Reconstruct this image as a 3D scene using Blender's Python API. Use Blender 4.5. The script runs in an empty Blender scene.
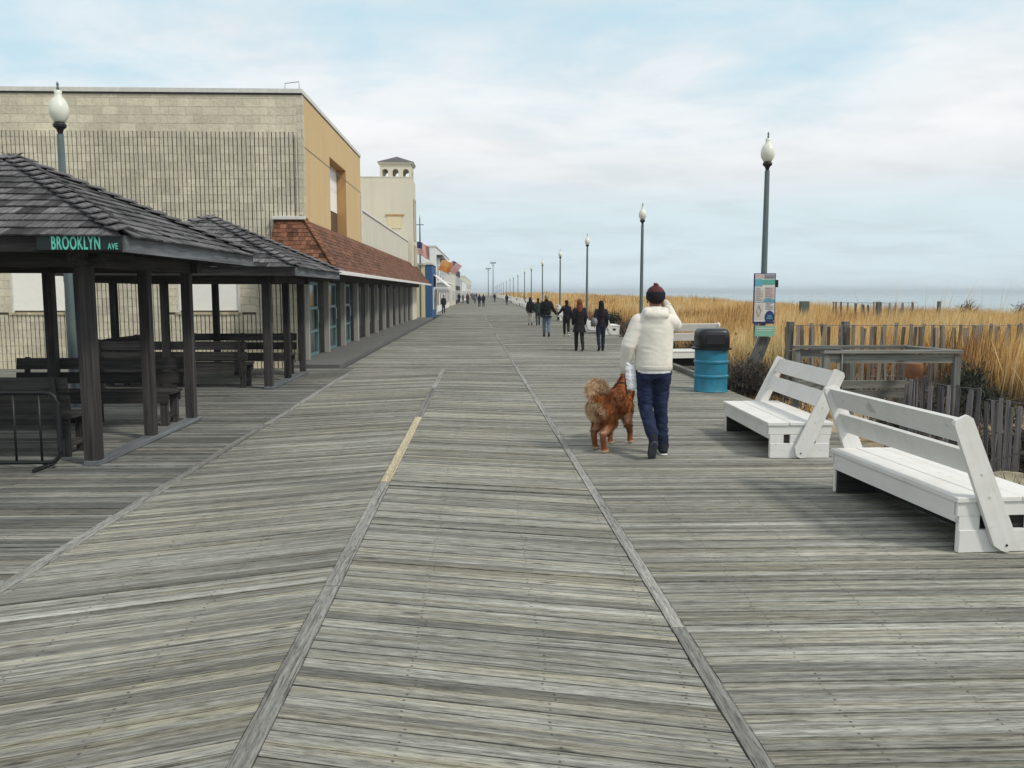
import bpy, math, random
import numpy as np
from mathutils import Vector, Matrix, noise
random.seed(7); rng = np.random.default_rng(5)
S = bpy.context.scene; COL = S.collection
K = 1.12          # design units -> metres (applied to every vertex and location)
R = math.radians
# ------------------------------------------------------------------ materials
class NT:
    def __init__(s, name):
        s.m = bpy.data.materials.new(name); s.m.use_nodes = True
        s.t = s.m.node_tree; s.t.nodes.clear()
        s.out = s.n('ShaderNodeOutputMaterial'); s.b = s.n('ShaderNodeBsdfPrincipled')
        s.l(s.b.outputs[0], s.out.inputs[0])
    def n(s, typ, **kw):
        x = s.t.nodes.new(typ)
        for k, v in kw.items(): setattr(x, k, v)
        return x
    def l(s, a, b): s.t.links.new(a, b)
    def put(s, sock, v):
        if v is None: return
        if hasattr(v, 'is_output') or isinstance(v, bpy.types.NodeSocket): s.l(v, sock)
        else: sock.default_value = v
    def attr(s, name, o='Vector'): return s.n('ShaderNodeAttribute', attribute_name=name).outputs[o]
    def obj(s): return s.n('ShaderNodeTexCoord').outputs['Object']
    def pos(s): return s.n('ShaderNodeNewGeometry').outputs['Position']
    def map(s, v, scale=(1,1,1), loc=(0,0,0)):
        x = s.n('ShaderNodeMapping'); s.l(v, x.inputs[0]); x.inputs['Scale'].default_value = scale; x.inputs['Location'].default_value = loc
        return x.outputs[0]
    def noise(s, v, scale=1, detail=4, rough=.55, dist=0):
        x = s.n('ShaderNodeTexNoise'); s.l(v, x.inputs['Vector'])
        x.inputs['Scale'].default_value = scale; x.inputs['Detail'].default_value = detail
        x.inputs['Roughness'].default_value = rough; x.inputs['Distortion'].default_value = dist
        return x.outputs[0]
    def ramp(s, f, stops, interp='LINEAR'):
        x = s.n('ShaderNodeValToRGB'); s.l(f, x.inputs[0]); r = x.color_ramp; r.interpolation = interp
        while len(r.elements) < len(stops): r.elements.new(.5)
        for e, (p, c) in zip(r.elements, stops):
            e.position = p; e.color = (c[0], c[1], c[2], 1) if not isinstance(c, (int, float)) else (c, c, c, 1)
        return x.outputs[0]
    def mix(s, f, a, b, mode='MIX'):
        x = s.n('ShaderNodeMix', data_type='RGBA', blend_type=mode)
        s.put(x.inputs[0], f); 
        for i, v in ((6, a), (7, b)):
            if isinstance(v, (tuple, list)) and len(v) == 3: v = (*v, 1)
            s.put(x.inputs[i], v)
        return x.outputs[2]
    def math(s, op, a, b=None, c=None):
        x = s.n('ShaderNodeMath', operation=op); s.put(x.inputs[0], a); s.put(x.inputs[1], b)
        if c is not None: s.put(x.inputs[2], c)
        return x.outputs[0]
    def sep(s, v):
        x = s.n('ShaderNodeSeparateXYZ'); s.l(v, x.inputs[0]); return x.outputs
    def bump(s, h, strength=.3, dist=.01):
        x = s.n('ShaderNodeBump'); s.l(h, x.inputs['Height']); x.inputs['Strength'].default_value = strength; x.inputs['Distance'].default_value = dist
        s.l(x.outputs[0], s.b.inputs['Normal'])
    def fin(s, col=None, rough=.7, metal=0, spec=.5, **kw):
        if col is not None: s.put(s.b.inputs['Base Color'], (*col, 1) if isinstance(col, (tuple, list)) and len(col) == 3 else col)
        s.put(s.b.inputs['Roughness'], rough); s.put(s.b.inputs['Metallic'], metal)
        s.b.inputs['Specular IOR Level'].default_value = spec
        for k, v in kw.items(): s.put(s.b.inputs[k.replace('_', ' ')], v)
        return s.m

def wood(name, dark, mid, light, tint=.6, stain=.35, nails=False, rough=.85, warm=None, spec=.25):
    t = NT(name); uv0 = t.attr('uvw'); uv = t.map(uv0, (1, 1, 0)) if nails else uv0; r = t.attr('rnd', 'Fac')
    g1 = t.noise(t.map(uv, (.5 if nails else 1.1, 30, 30)), 1, 6, .66, .25)
    g2 = t.noise(t.map(uv, (5 if nails else 2.2, 140, 140)), 1, 3, .6)
    g3 = t.noise(t.map(uv, (.3, 9, 9)), 1, 3, .6)
    g = t.math('ADD', t.math('MULTIPLY', g1, .52), t.math('ADD', t.math('MULTIPLY', g2, .32), t.math('MULTIPLY', g3, .16)))
    c = t.ramp(g, [(.30, dark), (.47, mid), (.64, light)])
    c = t.mix(1, c, t.ramp(r, [(0, 1 - tint * .62), (.5, 1), (1, 1 + tint * .42)]), 'MULTIPLY')
    if warm:
        w = t.noise(t.map(uv, (.28, 16, 16), (7, 3, 1)), 1, 4, .6)
        c = t.mix(t.ramp(w, [(.46, 0), (.66, .7)]), c, t.mix(1, c, warm, 'MULTIPLY'))
    big = t.noise(t.pos(), .55, 4, .6)
    c = t.mix(1, c, t.ramp(big, [(.3, 1 - stain), (.65, 1 + stain * .3)]), 'MULTIPLY')
    if nails:
        dk = t.noise(t.map(uv, (.22, 20, 20), (1, 5, 9)), 1, 3, .55)
        c = t.mix(t.ramp(dk, [(.56, 0), (.70, .62)]), c, (.045, .045, .046))
        gr = t.noise(t.map(uv, (9, 70, 0)), 1, 5, .75); c = t.mix(1, c, t.ramp(gr, [(.30, .34), (.47, .97), (.66, 1.36)]), 'MULTIPLY')
        g4 = t.noise(t.map(uv, (2.4, 34, 0), (5, 2, 0)), 1, 4, .7, .6); c = t.mix(t.ramp(g4, [(.57, 0), (.67, .62)]), c, (.06, .058, .055))
    crack = t.noise(t.map(uv, (.9, 75, 75), (3, 9, 2)), 1, 2, .5)
    ck = t.ramp(crack, [(.29, 1), (.345, 0)])
    c = t.mix(ck, c, t.mix(1, c, (.3, .3, .3), 'MULTIPLY'))
    knot = t.n('ShaderNodeTexVoronoi'); t.l(t.map(uv, (1.7, 7.5, 7.5)), knot.inputs[0]); knot.inputs['Scale'].default_value = 1
    kn = t.ramp(knot.outputs['Distance'], [(.05, 1), (.12, 0)])
    c = t.mix(t.math('MULTIPLY', kn, .75), c, (.035, .03, .026))
    if nails:
        x = t.sep(uv0); 
        fx = t.math('ABSOLUTE', t.math('SUBTRACT', t.math('FRACT', t.math('DIVIDE', t.math('ADD', x[2], t.math('MULTIPLY', r, .045)), .58)), .5))
        fx = t.math('MULTIPLY', fx, .58)
        fy = t.math('ABSOLUTE', t.math('SUBTRACT', t.math('ABSOLUTE', x[1]), .024))
        d = t.math('SQRT', t.math('ADD', t.math('MULTIPLY', fx, fx), t.math('MULTIPLY', fy, fy)))
        nm = t.ramp(d, [(.0045, .85), (.008, 0)])
        nv = t.ramp(t.noise(t.map(uv, (1.3, 30, 0), (2, 2, 2)), 1, 2), [(.36, .35), (.55, 1)]); c = t.mix(t.math('MULTIPLY', nm, nv), c, (.03, .027, .025))
    t.bump(t.math('SUBTRACT', g, t.math('MULTIPLY', ck, .35)), .55, .006)
    return t.fin(c, rough, spec=spec)

def paint(name, col, dirt=(.45, .42, .36), amt=.25, rough=.5, scale=3, bump=.15, metal=0):
    t = NT(name); o = t.obj()
    n = t.noise(o, scale, 6, .65); n2 = t.noise(t.map(o, (1, 1, .25)), scale * 7, 4, .6)
    f = t.math('MULTIPLY', t.ramp(n, [(.42, 0), (.75, 1)]), amt)
    c = t.mix(f, col, t.mix(1, (*col, 1), (*dirt, 1), 'MULTIPLY'))
    c = t.mix(t.ramp(n2, [(.64, 0), (.72, amt * 1.3)]), c, t.mix(1, (*col, 1), (*dirt, 1), 'MULTIPLY'))
    t.bump(n2, bump, .004)
    return t.fin(c, t.ramp(n, [(.3, rough - .1), (.7, min(1, rough + .15))]), metal)

def stucco(name, col, amt=.25, rough=.9, bumps=60):
    t = NT(name); o = t.obj(); n = t.noise(o, .5, 5, .6); st = t.noise(t.map(o, (2.2, 2.2, .16)), 1, 4, .6)
    c = t.mix(t.math('MULTIPLY', t.ramp(n, [(.35, 0), (.7, 1)]), amt), col, tuple(x * .72 for x in col))
    c = t.mix(t.math('MULTIPLY', t.ramp(st, [(.52, 0), (.72, 1)]), amt), c, tuple(x * .6 for x in col))
    t.bump(t.noise(o, bumps, 3, .6), .3, .01)
    return t.fin(c, rough, spec=.2)

def block(name, col, bw, bh, mortar=.5, amt=.35):
    t = NT(name); o = t.obj(); s = t.sep(o)
    cx = t.n('ShaderNodeCombineXYZ'); t.l(s[0], cx.inputs[0]); t.l(s[2], cx.inputs[1])
    b = t.n('ShaderNodeTexBrick'); t.l(cx.outputs[0], b.inputs['Vector']); b.inputs['Scale'].default_value = 1
    b.inputs['Brick Width'].default_value = bw; b.inputs['Row Height'].default_value = bh; b.inputs['Mortar Size'].default_value = .008
    b.inputs['Color1'].default_value = (*[x * .88 for x in col], 1); b.inputs['Color2'].default_value = (*[x * 1.1 for x in col], 1)
    b.inputs['Mortar'].default_value = (*[x * mortar for x in col], 1)
    n = t.noise(o, 14, 6, .7); n2 = t.noise(t.map(o, (1, 1, .3)), .9, 4, .6)
    c = t.mix(1, b.outputs[0], t.ramp(n, [(.3, .84), (.6, 1.06)]), 'MULTIPLY')
    c = t.mix(1, c, t.ramp(n2, [(.3, 1 - amt), (.65, 1.05)]), 'MULTIPLY')
    h = t.math('SUBTRACT', n, t.math('MULTIPLY', b.outputs['Fac'], .6))
    t.bump(h, .9, .02)
    return t.fin(c, .95, spec=.15)

def shingle(name, dark, mid, light, tint=.8, warm=None):
    return wood(name, dark, mid, light, tint, .25, rough=.8, warm=warm)

def cloth(name, col, amt=.3, rough=.9, fine=240):
    t = NT(name); o = t.obj(); n = t.noise(o, 9, 5, .6)
    c = t.mix(1, (*col, 1), t.ramp(n, [(.3, 1 - amt), (.7, 1 + amt * .4)]), 'MULTIPLY')
    t.bump(t.noise(o, fine, 2, .5), .25, .003)
    return t.fin(c, rough, spec=.2)

def flat(name, col, rough=.6, metal=0, spec=.4, var=.12):
    t = NT(name); n = t.noise(t.obj(), 8, 4, .6)
    return t.fin(t.mix(1, (*col, 1), t.ramp(n, [(.3, 1 - var), (.7, 1 + var * .5)]), 'MULTIPLY'), rough, metal, spec)

M = {}
M['deck'] = wood('deck_wood', (.050, .050, .046), (.198, .200, .178), (.41, .412, .368), .58, .24, nails=True, warm=(1.10, 1.0, .76))
M['deck_old'] = wood('deck_wood_dark', (.040, .042, .041), (.150, .156, .146), (.325, .335, .31), .7, .38, nails=True, warm=(1.1, .95, .76))
M['seam'] = wood('seam_wood', (.07, .07, .066), (.215, .215, .198), (.36, .36, .33), .35, .2, nails=True)
M['fresh'] = wood('new_pine_wood', (.25, .21, .13), (.42, .37, .25), (.52, .47, .34), .2, .1, nails=True)
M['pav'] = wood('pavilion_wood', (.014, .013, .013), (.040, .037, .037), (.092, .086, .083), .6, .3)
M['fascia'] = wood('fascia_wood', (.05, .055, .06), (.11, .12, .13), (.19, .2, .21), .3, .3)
M['rail'] = wood('railing_wood', (.06, .06, .056), (.15, .15, .136), (.28, .28, .255), .4, .3)
M['prop'] = wood('brace_wood', (.04, .045, .045), (.10, .11, .105), (.2, .21, .2), .4, .2)
M['picket'] = wood('picket_wood', (.06, .052, .043), (.20, .172, .14), (.38, .335, .275), .8, .3)
M['picketd'] = wood('picket_wood_dark', (.05, .046, .05), (.15, .14, .145), (.30, .28, .285), .9, .3)
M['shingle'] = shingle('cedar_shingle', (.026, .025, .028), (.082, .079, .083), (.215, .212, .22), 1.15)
M['redroof'] = shingle('red_shingle', (.040, .017, .010), (.145, .060, .032), (.28, .135, .078), 1.0, warm=(.8, .8, .85))
def bench_paint():
    t = NT('white_bench_paint'); uv = t.attr('uvw'); o = t.pos()
    g = t.noise(t.map(uv, (1.2, 40, 40)), 1, 5, .65, .2); n = t.noise(o, 2.6, 6, .65); ch = t.noise(t.map(uv, (7, 60, 60)), 1, 5, .7)
    c = t.mix(t.ramp(g, [(.38, .25), (.62, 0)]), (.715, .71, .685), (.56, .55, .51))
    c = t.mix(t.math('MULTIPLY', t.ramp(n, [(.48, 0), (.72, 1)]), .28), c, (.42, .40, .34))
    c = t.mix(t.math('MULTIPLY', t.ramp(ch, [(.655, 0), (.69, 1)]), .8), c, (.27, .25, .22))
    sc = t.noise(t.map(uv, (30, 6, 6), (3, 3, 1)), 1, 2, .5); c = t.mix(t.math('MULTIPLY', t.ramp(sc, [(.70, 0), (.74, 1)]), .5), c, (.35, .33, .3))
    t.bump(t.math('ADD', g, t.math('MULTIPLY', ch, .3)), .35, .004); return t.fin(c, t.ramp(n, [(.3, .42), (.7, .7)]), spec=.35)
M['white'] = bench_paint()
M['block'] = block('pale_block', (.66, .61, .475), .42, .21, .88, .2)
M['flute'] = block('fluted_block', (.62, .58, .46), .42, .205, .82, .22)
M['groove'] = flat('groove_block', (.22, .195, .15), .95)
M['tan'] = stucco('tan_stucco', (.60, .44, .235), .2)
M['tan2'] = stucco('orange_stucco', (.46, .27, .12), .2)
M['cream'] = stucco('cream_stucco', (.64, .60, .49), .2)
M['beige'] = stucco('beige_stucco', (.62, .59, .50), .2)
M['yellow'] = stucco('yellow_stucco', (.66, .58, .38), .15)
M['whitewall'] = stucco('white_wall', (.72, .74, .74), .15)
M['blue'] = stucco('blue_wall', (.045, .11, .24), .3)
M['coping'] = flat('coping_metal', (.62, .62, .58), .5)
M['darkmetal'] = flat('dark_metal', (.03, .032, .036), .45, .2)
M['panel'] = flat('white_panel', (.86, .85, .79), .6, var=.04)
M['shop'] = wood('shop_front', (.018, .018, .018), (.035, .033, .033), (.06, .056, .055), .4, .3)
M['column'] = stucco('column_stucco', (.33, .32, .29), .3)
M['glass'] = flat('dark_glass', (.02, .035, .04), .12, spec=.6)
M['teal'] = flat('teal_frame', (.10, .19, .20), .5)
M['pole'] = paint('lamp_pole_paint', (.105, .145, .155), amt=.3, rough=.45)
M['black'] = flat('black_paint', (.012, .013, .016), .45)
M['concrete'] = stucco('walk_concrete', (.135, .135, .13), .4)
M['drum'] = paint('blue_drum_paint', (.018, .20, .31), (.3, .36, .38), .55, .4, 4)
M['lid'] = flat('black_plastic', (.012, .013, .017), .38, var=.3)
M['terra'] = paint('rusty_paint', (.27, .12, .055), (.4, .35, .3), .6, .8, 6)
M['wire'] = flat('wire', (.12, .12, .12), .5, .6)
M['stone'] = stucco('pale_stone', (.42, .37, .26), .4)
M['signgreen'] = flat('sign_green', (.008, .014, .016), .5)
M['letters'] = flat('sign_letters', (.12, .52, .42), .5, var=.03)
M['window'] = flat('window_dark', (.03, .035, .04), .15)
def globe_mat():
    t = NT('lamp_globe'); n = t.noise(t.obj(), 6, 3, .6)
    return t.fin(t.mix(n, (.78, .80, .70), (.62, .64, .55)), .3, spec=.5, Transmission_Weight=.0, Subsurface_Weight=0.0)
M['globe'] = globe_mat()

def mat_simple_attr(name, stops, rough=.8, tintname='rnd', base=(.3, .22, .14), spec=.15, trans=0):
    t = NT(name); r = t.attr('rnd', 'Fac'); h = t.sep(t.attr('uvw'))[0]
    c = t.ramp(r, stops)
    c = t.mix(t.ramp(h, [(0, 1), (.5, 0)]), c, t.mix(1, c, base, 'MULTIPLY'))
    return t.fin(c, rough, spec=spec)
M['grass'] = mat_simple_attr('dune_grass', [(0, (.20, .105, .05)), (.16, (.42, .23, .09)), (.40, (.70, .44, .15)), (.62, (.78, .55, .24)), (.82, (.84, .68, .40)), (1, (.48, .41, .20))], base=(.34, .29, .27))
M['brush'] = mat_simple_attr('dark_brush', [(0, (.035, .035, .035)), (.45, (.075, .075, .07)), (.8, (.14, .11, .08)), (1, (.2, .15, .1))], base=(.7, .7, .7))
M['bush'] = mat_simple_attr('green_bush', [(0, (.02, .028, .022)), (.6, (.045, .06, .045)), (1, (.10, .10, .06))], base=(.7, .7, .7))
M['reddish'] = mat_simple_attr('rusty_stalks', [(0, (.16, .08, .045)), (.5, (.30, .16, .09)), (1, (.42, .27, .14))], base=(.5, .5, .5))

def sand_mat():
    t = NT('sand'); p = t.pos(); n = t.noise(p, .7, 5, .6); n2 = t.noise(p, 30, 4, .6)
    c = t.mix(t.ramp(n, [(.4, 0), (.62, 1)]), (.30, .235, .14), (.46, .39, .27))
    c = t.mix(t.ramp(n2, [(.5, 0), (.62, .7)]), c, (.13, .10, .065))
    t.bump(n2, .6, .03); return t.fin(c, .95, spec=.1)
M['sand'] = sand_mat()
def sea_mat():
    t = NT('sea_water'); p = t.pos()
    n = t.noise(t.map(p, (.18, .05, 1)), 1, 6, .65); n2 = t.noise(t.map(p, (1.1, .4, 1)), 1, 4, .6)
    t.bump(t.math('ADD', n, t.math('MULTIPLY', n2, .3)), .35, .6)
    c = t.mix(t.ramp(n, [(.4, 0), (.65, 1)]), (.16, .25, .28), (.24, .33, .36))
    return t.fin(c, .22, spec=.5)
M['sea'] = sea_mat()

# ------------------------------------------------------------------ mesh builder
class MB:
    def __init__(s, o=(0, 0, 0)):
        s.o = Vector(o); s.v = []; s.f = []; s.uv = []; s.r = []
    def poly(s, pts, uvs=None, r=.5):
        i = len(s.v); s.v += [tuple(p) for p in pts]; s.f.append(tuple(range(i, i + len(pts))))
        s.uv += uvs if uvs else [tuple(p) for p in pts]; s.r.append(r)
    def hexa(s, c8, grain=0, r=None, seed=None):
        """c8: 8 corners, bottom 4 ccw then top 4; uvw from a local frame of the first edges"""
        r = random.random() if r is None else r
        so = (random.random() * 40, random.random() * 13, random.random() * 13)
        P = [Vector(p) for p in c8]; o = P[0]
        ax = [(P[1] - o), (P[3] - o), (P[4] - o)]
        ax = [a.normalized() if a.length > 1e-9 else Vector((1, 0, 0)) for a in ax]
        order = [grain] + [k for k in range(3) if k != grain]
        def uv(p): d = p - o; return tuple(d.dot(ax[order[k]]) + so[k] for k in range(3))
        i = len(s.v); s.v += [tuple(p) for p in P]
        for q in ((3, 2, 1, 0), (4, 5, 6, 7), (0, 1, 5, 4), (1, 2, 6, 5), (2, 3, 7, 6), (3, 0, 4, 7)):
            s.f.append(tuple(i + k for k in q)); s.uv += [uv(P[k]) for k in q]; s.r.append(r)
    def box(s, c, d, rot=None, grain=None, r=None):
        hx, hy, hz = d[0] / 2, d[1] / 2, d[2] / 2
        if grain is None: grain = max(range(3), key=lambda k: d[k])
        m = rot if rot is not None else Matrix.Identity(3)
        c = Vector(c)
        s.hexa([c + m @ Vector(p) for p in ((-hx, -hy, -hz), (hx, -hy, -hz), (hx, hy, -hz), (-hx, hy, -hz), (-hx, -hy, hz), (hx, -hy, hz), (hx, hy, hz), (-hx, hy, hz))], grain, r)
    def b2(s, x0, x1, y0, y1, z0, z1, grain=None, r=None):
        s.box(((x0 + x1) / 2, (y0 + y1) / 2, (z0 + z1) / 2), (x1 - x0, y1 - y0, z1 - z0), None, grain, r)
    def beam(s, a, b, w, h, up=(0, 0, 1), r=None):
        a, b = Vector(a), Vector(b); x = (b - a); L = x.length; x.normalize()
        up = Vector(up); y = up.cross(x)
        if y.length < 1e-4: y = Vector((0, 1, 0)).cross(x)
        y.normalize(); z = x.cross(y)
        s.box((a + b) / 2, (L, w, h), Matrix((x, y, z)).transposed(), 0, r)
    def ring_loft(s, rings, cap=True, r=.5):
        """rings: list of lists of points with equal count"""
        i = len(s.v); n = len(rings[0]); L = 0
        for k, rg in enumerate(rings): s.v += [tuple(p) for p in rg]
        for k in range(len(rings) - 1):
            for j in range(n):
                a, b = i + k * n + j, i + k * n + (j + 1) % n
                q = (a, b, b + n, a + n); s.f.append(q); s.uv += [(s.v[t][2], s.v[t][0], s.v[t][1]) for t in q]; s.r.append(r)
        if cap:
            for q in (tuple(i + j for j in reversed(range(n))), tuple(i + (len(rings) - 1) * n + j for j in range(n))):
                s.f.append(q); s.uv += [(s.v[t][2], s.v[t][0], s.v[t][1]) for t in q]; s.r.append(r)
    def lathe(s, c, prof, n=24, r=.5):
        s.ring_loft([[(c[0] + rr * math.cos(2 * math.pi * j / n), c[1] + rr * math.sin(2 * math.pi * j / n), c[2] + z) for j in range(n)] for rr, z in prof], True, r)
    def tube(s, pts, rad, n=10, flatx=1, r=.5):
        P = [Vector(p) for p in pts]; rads = rad if isinstance(rad, (list, tuple)) else [rad] * len(P)
        rings = []; ref = Vector((0, 0, 1))
        for k, p in enumerate(P):
            d = (P[min(k + 1, len(P) - 1)] - P[max(k - 1, 0)]).normalized()
            u = d.cross(ref)
            if u.length < .05: u = d.cross(Vector((0, 1, 0)))
            u.normalize(); w = d.cross(u)
            rings.append([p + (u * math.cos(2 * math.pi * j / n) * flatx + w * math.sin(2 * math.pi * j / n)) * rads[k] for j in range(n)])
        s.ring_loft(rings, True, r)
    def capsule(s, a, b, ra, rb, n=14, sq=1.0, sqdir=None):
        """tapered capsule; sq squashes along sqdir"""
        a, b = Vector(a), Vector(b); d = b - a; L = d.length
        d = d.normalized() if L > 1e-6 else Vector((0, 0, 1))
        if sqdir: w = Vector(sqdir); w = (w - d * w.dot(d)).normalized()
        else:
            w = d.cross(Vector((1, 0, 0)));  w = w if w.length > .1 else d.cross(Vector((0, 1, 0))); w.normalize()
        u = d.cross(w); rings = []
        for k in range(5):
            t = -math.pi / 2 * (1 - k / 5) * .98; rings.append((a + d * ra * math.sin(t), ra * math.cos(t)))
        rings.append((a, ra)); rings.append((b, rb))
        for k in range(1, 6):
            t = math.pi / 2 * k / 5 * .98; rings.append((b + d * rb * math.sin(t), rb * math.cos(t)))
        s.ring_loft([[c + (u * math.cos(2 * math.pi * j / n) + w * math.sin(2 * math.pi * j / n) * sq) * rr for j in range(n)] for c, rr in rings], True)
    def ell(s, c, r3, n=16, rot=None):
        m = rot if rot is not None else Matrix.Identity(3); c = Vector(c); rings = []
        for k in range(n // 2 + 1):
            t = -math.pi / 2 * .985 + math.pi * .985 * k / (n // 2)
            rings.append([c + m @ Vector((r3[0] * math.cos(t) * math.cos(2 * math.pi * j / n), r3[1] * math.cos(t) * math.sin(2 * math.pi * j / n), r3[2] * math.sin(t))) for j in range(n)])
        s.ring_loft(rings, True)
    def mesh(s, name, k=K):
        me = bpy.data.meshes.new(name)
        me.from_pydata([((p[0] - s.o.x) * k, (p[1] - s.o.y) * k, (p[2] - s.o.z) * k) for p in s.v], [], s.f)
        a = me.attributes.new('uvw', 'FLOAT_VECTOR', 'CORNER'); a.data.foreach_set('vector', np.array(s.uv, dtype=np.float32).ravel())
        b = me.attributes.new('rnd', 'FLOAT', 'FACE'); b.data.foreach_set('value', np.array(s.r, dtype=np.float32))
        return me
    def build(s, name, mat, parent=None, smooth=False, bevel=0):
        me = s.mesh(name); me.materials.append(M[mat] if isinstance(mat, str) else mat)
        o = bpy.data.objects.new(name, me); COL.objects.link(o)
        if parent: o.parent = parent
        else: o.location = s.o * K
        if smooth:
            me.polygons.foreach_set('use_smooth', [True] * len(me.polygons))
            if smooth == 'auto': me.set_sharp_from_angle(angle=R(38))
        if bevel:
            md = o.modifiers.new('bevel', 'BEVEL'); md.width = bevel * K; md.segments = 2; md.limit_method = 'ANGLE'; md.angle_limit = R(40)
        return o

def tag(o, label=None, cat=None, group=None, kind=None):
    if label: o['label'] = label
    if cat: o['category'] = cat
    if group: o['group'] = group
    if kind: o['kind'] = kind
    return o
def thing(name, loc, label, cat, group=None, rz=0):
    o = bpy.data.objects.new(name, None); COL.objects.link(o); o.location = Vector(loc) * K; o.rotation_euler.z = rz
    o.empty_display_size = .3
    return tag(o, label, cat, group)
def copy_tree(o, loc=None, rz=None, label=None):
    def rec(x, par):
        c = x.copy(); COL.objects.link(c); c.parent = par
        for ch in x.children: rec(ch, c)
        return c
    c = rec(o, None)
    if loc is not None: c.location = Vector(loc) * K
    if rz is not None: c.rotation_euler.z = rz
    if label: c['label'] = label
    return c
def clip(poly, a, b, c):      # keep a*x+b*y<=c
    out = []
    for i in range(len(poly)):
        p, q = poly[i], poly[(i + 1) % len(poly)]; dp, dq = a * p[0] + b * p[1] - c, a * q[0] + b * q[1] - c
        if dp <= 0: out.append(p)
        if (dp < 0) != (dq < 0) and dp != dq:
            t = dp / (dp - dq); out.append((p[0] + (q[0] - p[0]) * t, p[1] + (q[1] - p[1]) * t))
    return out

# ------------------------------------------------------------------ ground, sea
def duneh(x, y):
    if x < 4.0: h = -.30 if x > -3 else -.16
    elif x < 45:
        h = -.28 + .44 * min(1, max(0, (x - 4.8) / 4))
        h -= 3.0 * max(0, min(1, (x - 13.5) / 26)) ** 1.1
        h += .13 * noise.noise(Vector((x * .35, y * .22, 0))) * min(1, max(0, (x - 4.5) / 2)) + .03 * noise.noise(Vector((x * 2, y * 2, 3)))
    else: h = -3.28 - .3 * min(1, (x - 45) / 25)
    return h
def make_ground():
    xs = [-3000, -800, -200, -60, -30, -18, -10, -6, -3.2, -2.8, 2, 3.9, 4.0] + [4.0 + .35 * i for i in range(1, 60)] + [26 + 1.5 * i for i in range(20)] + [70]
    ys = [-60, -20, -6] + [-5 + .6 * i for i in range(110)] + [62 + 4 * i for i in range(30)] + [200, 300, 450, 700, 1200, 2200, 4000]
    nx = len(xs); v = [(x * K, y * K, duneh(x, y) * K) for y in ys for x in xs]
    f = [(j * nx + i, j * nx + i + 1, (j + 1) * nx + i + 1, (j + 1) * nx + i) for j in range(len(ys) - 1) for i in range(nx - 1)]
    me = bpy.data.meshes.new('sand_ground'); me.from_pydata(v, [], f); me.materials.append(M['sand'])
    me.polygons.foreach_set('use_smooth', [True] * len(f))
    o = bpy.data.objects.new('sand_ground', me); COL.objects.link(o); tag(o, kind='structure')
    w = MB(); w.poly([(44, -400, -2.8), (6000, -400, -2.8), (6000, 6000, -2.8), (44, 6000, -2.8)])
    tag(w.build('sea', 'sea'), kind='structure')
make_ground()

# ------------------------------------------------------------------ boardwalk
def XB(y): return 1.02 - .0155 * y
def planks(name, region, theta, w, mat, gap=.006, jz=.0022, split=None, holder=None):
    """region: convex polygon; boards run along theta"""
    m = MB(); c, s_ = math.cos(theta), math.sin(theta); n = (-s_, c)
    ds = [p[0] * n[0] + p[1] * n[1] for p in region]; k0, k1 = math.floor(min(ds) / w), math.ceil(max(ds) / w)
    for k in range(k0, k1):
        r = random.random(); off = random.random() * 60
        pieces = [region]
        if split:
            xs = split(k); pieces = []
            for a, b in zip(xs[:-1], xs[1:]):
                q = clip(clip(region, 1, 0, b - .002), -1, 0, -(a + .002)); pieces.append(q)
        for reg in pieces:
            if len(reg) < 3: continue
            lo, hi = k * w + gap / 2, (k + 1) * w - gap / 2
            pl = clip(clip(reg, n[0], n[1], hi), -n[0], -n[1], -lo)
            if len(pl) < 3: continue
            area = abs(sum(pl[i][0] * pl[(i + 1) % len(pl)][1] - pl[(i + 1) % len(pl)][0] * pl[i][1] for i in range(len(pl)))) / 2
            if area < 1e-3: continue
            z0 = random.gauss(0, jz); tilt = random.gauss(0, jz / w * .7); mid = (lo + hi) / 2
            r2 = r if random.random() < .5 else random.random()
            def Z(p): return z0 + tilt * (p[0] * n[0] + p[1] * n[1] - mid)
            def UV(p): 
                al = p[0] * c + p[1] * s_
                return (al + off, p[0] * n[0] + p[1] * n[1] - mid + 0.0, p[0])
            top = [(p[0], p[1], Z(p)) for p in pl]; bot = [(p[0], p[1], -.04) for p in pl]
            # pieces use their own offset through u; across coordinate kept for nails
            m.poly(top, [UV(p) for p in pl], r2)
            N = len(pl)
            for i in range(N):
                j = (i + 1) % N
                m.poly([bot[i], bot[j], top[j], top[i]], [UV(pl[i]), UV(pl[j]), UV(pl[j]), UV(pl[i])], r2 * .5)
    o = m.build(name, mat, holder)
    if not holder: tag(o, kind='structure')
    return o
W = .09; Y1 = 18.1
walk = bpy.data.objects.new('boardwalk', None); COL.objects.link(walk); walk['kind'] = 'structure'
def sp(lo, hi, L): 
    def f(k):
        o_ = (k * 1.618 % 1) * 0 + (1.2 if k % 2 else 0)
        xs = [lo - 1]; x = lo + L * .5 + o_
        while x < hi - .4: xs.append(x); x += L
        return xs + [hi + 1]
    return f
planks('deck_boards', [(-2.635, -2), (-.905, -2), (-.905, Y1), (-2.70, Y1)], R(20), W, 'deck', holder=walk)
planks('deck_boards', [(-.81, -2), (XB(-2) - .04, -2), (XB(Y1) - .04, Y1), (-.81, Y1)], R(-14.5), W, 'deck', holder=walk)
planks('deck_boards', [(XB(-2) + .04, -2), (4.15, -2), (4.15, 18.6), (XB(18.6) + .04, 18.6)], 0, W, 'deck', holder=walk)
planks('deck_boards', [(-13, -2), (-2.73, -2), (-2.80, 18.6), (-13, 18.6)], 0, W, 'deck_old', split=sp(-13, -2.73, 3.1), holder=walk)
planks('deck_boards', [(XB(18.6) + .04, 18.6), (5.3, 18.6), (5.3, 62), (XB(62) + .04, 62)], 0, .1, 'deck', holder=walk)
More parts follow.
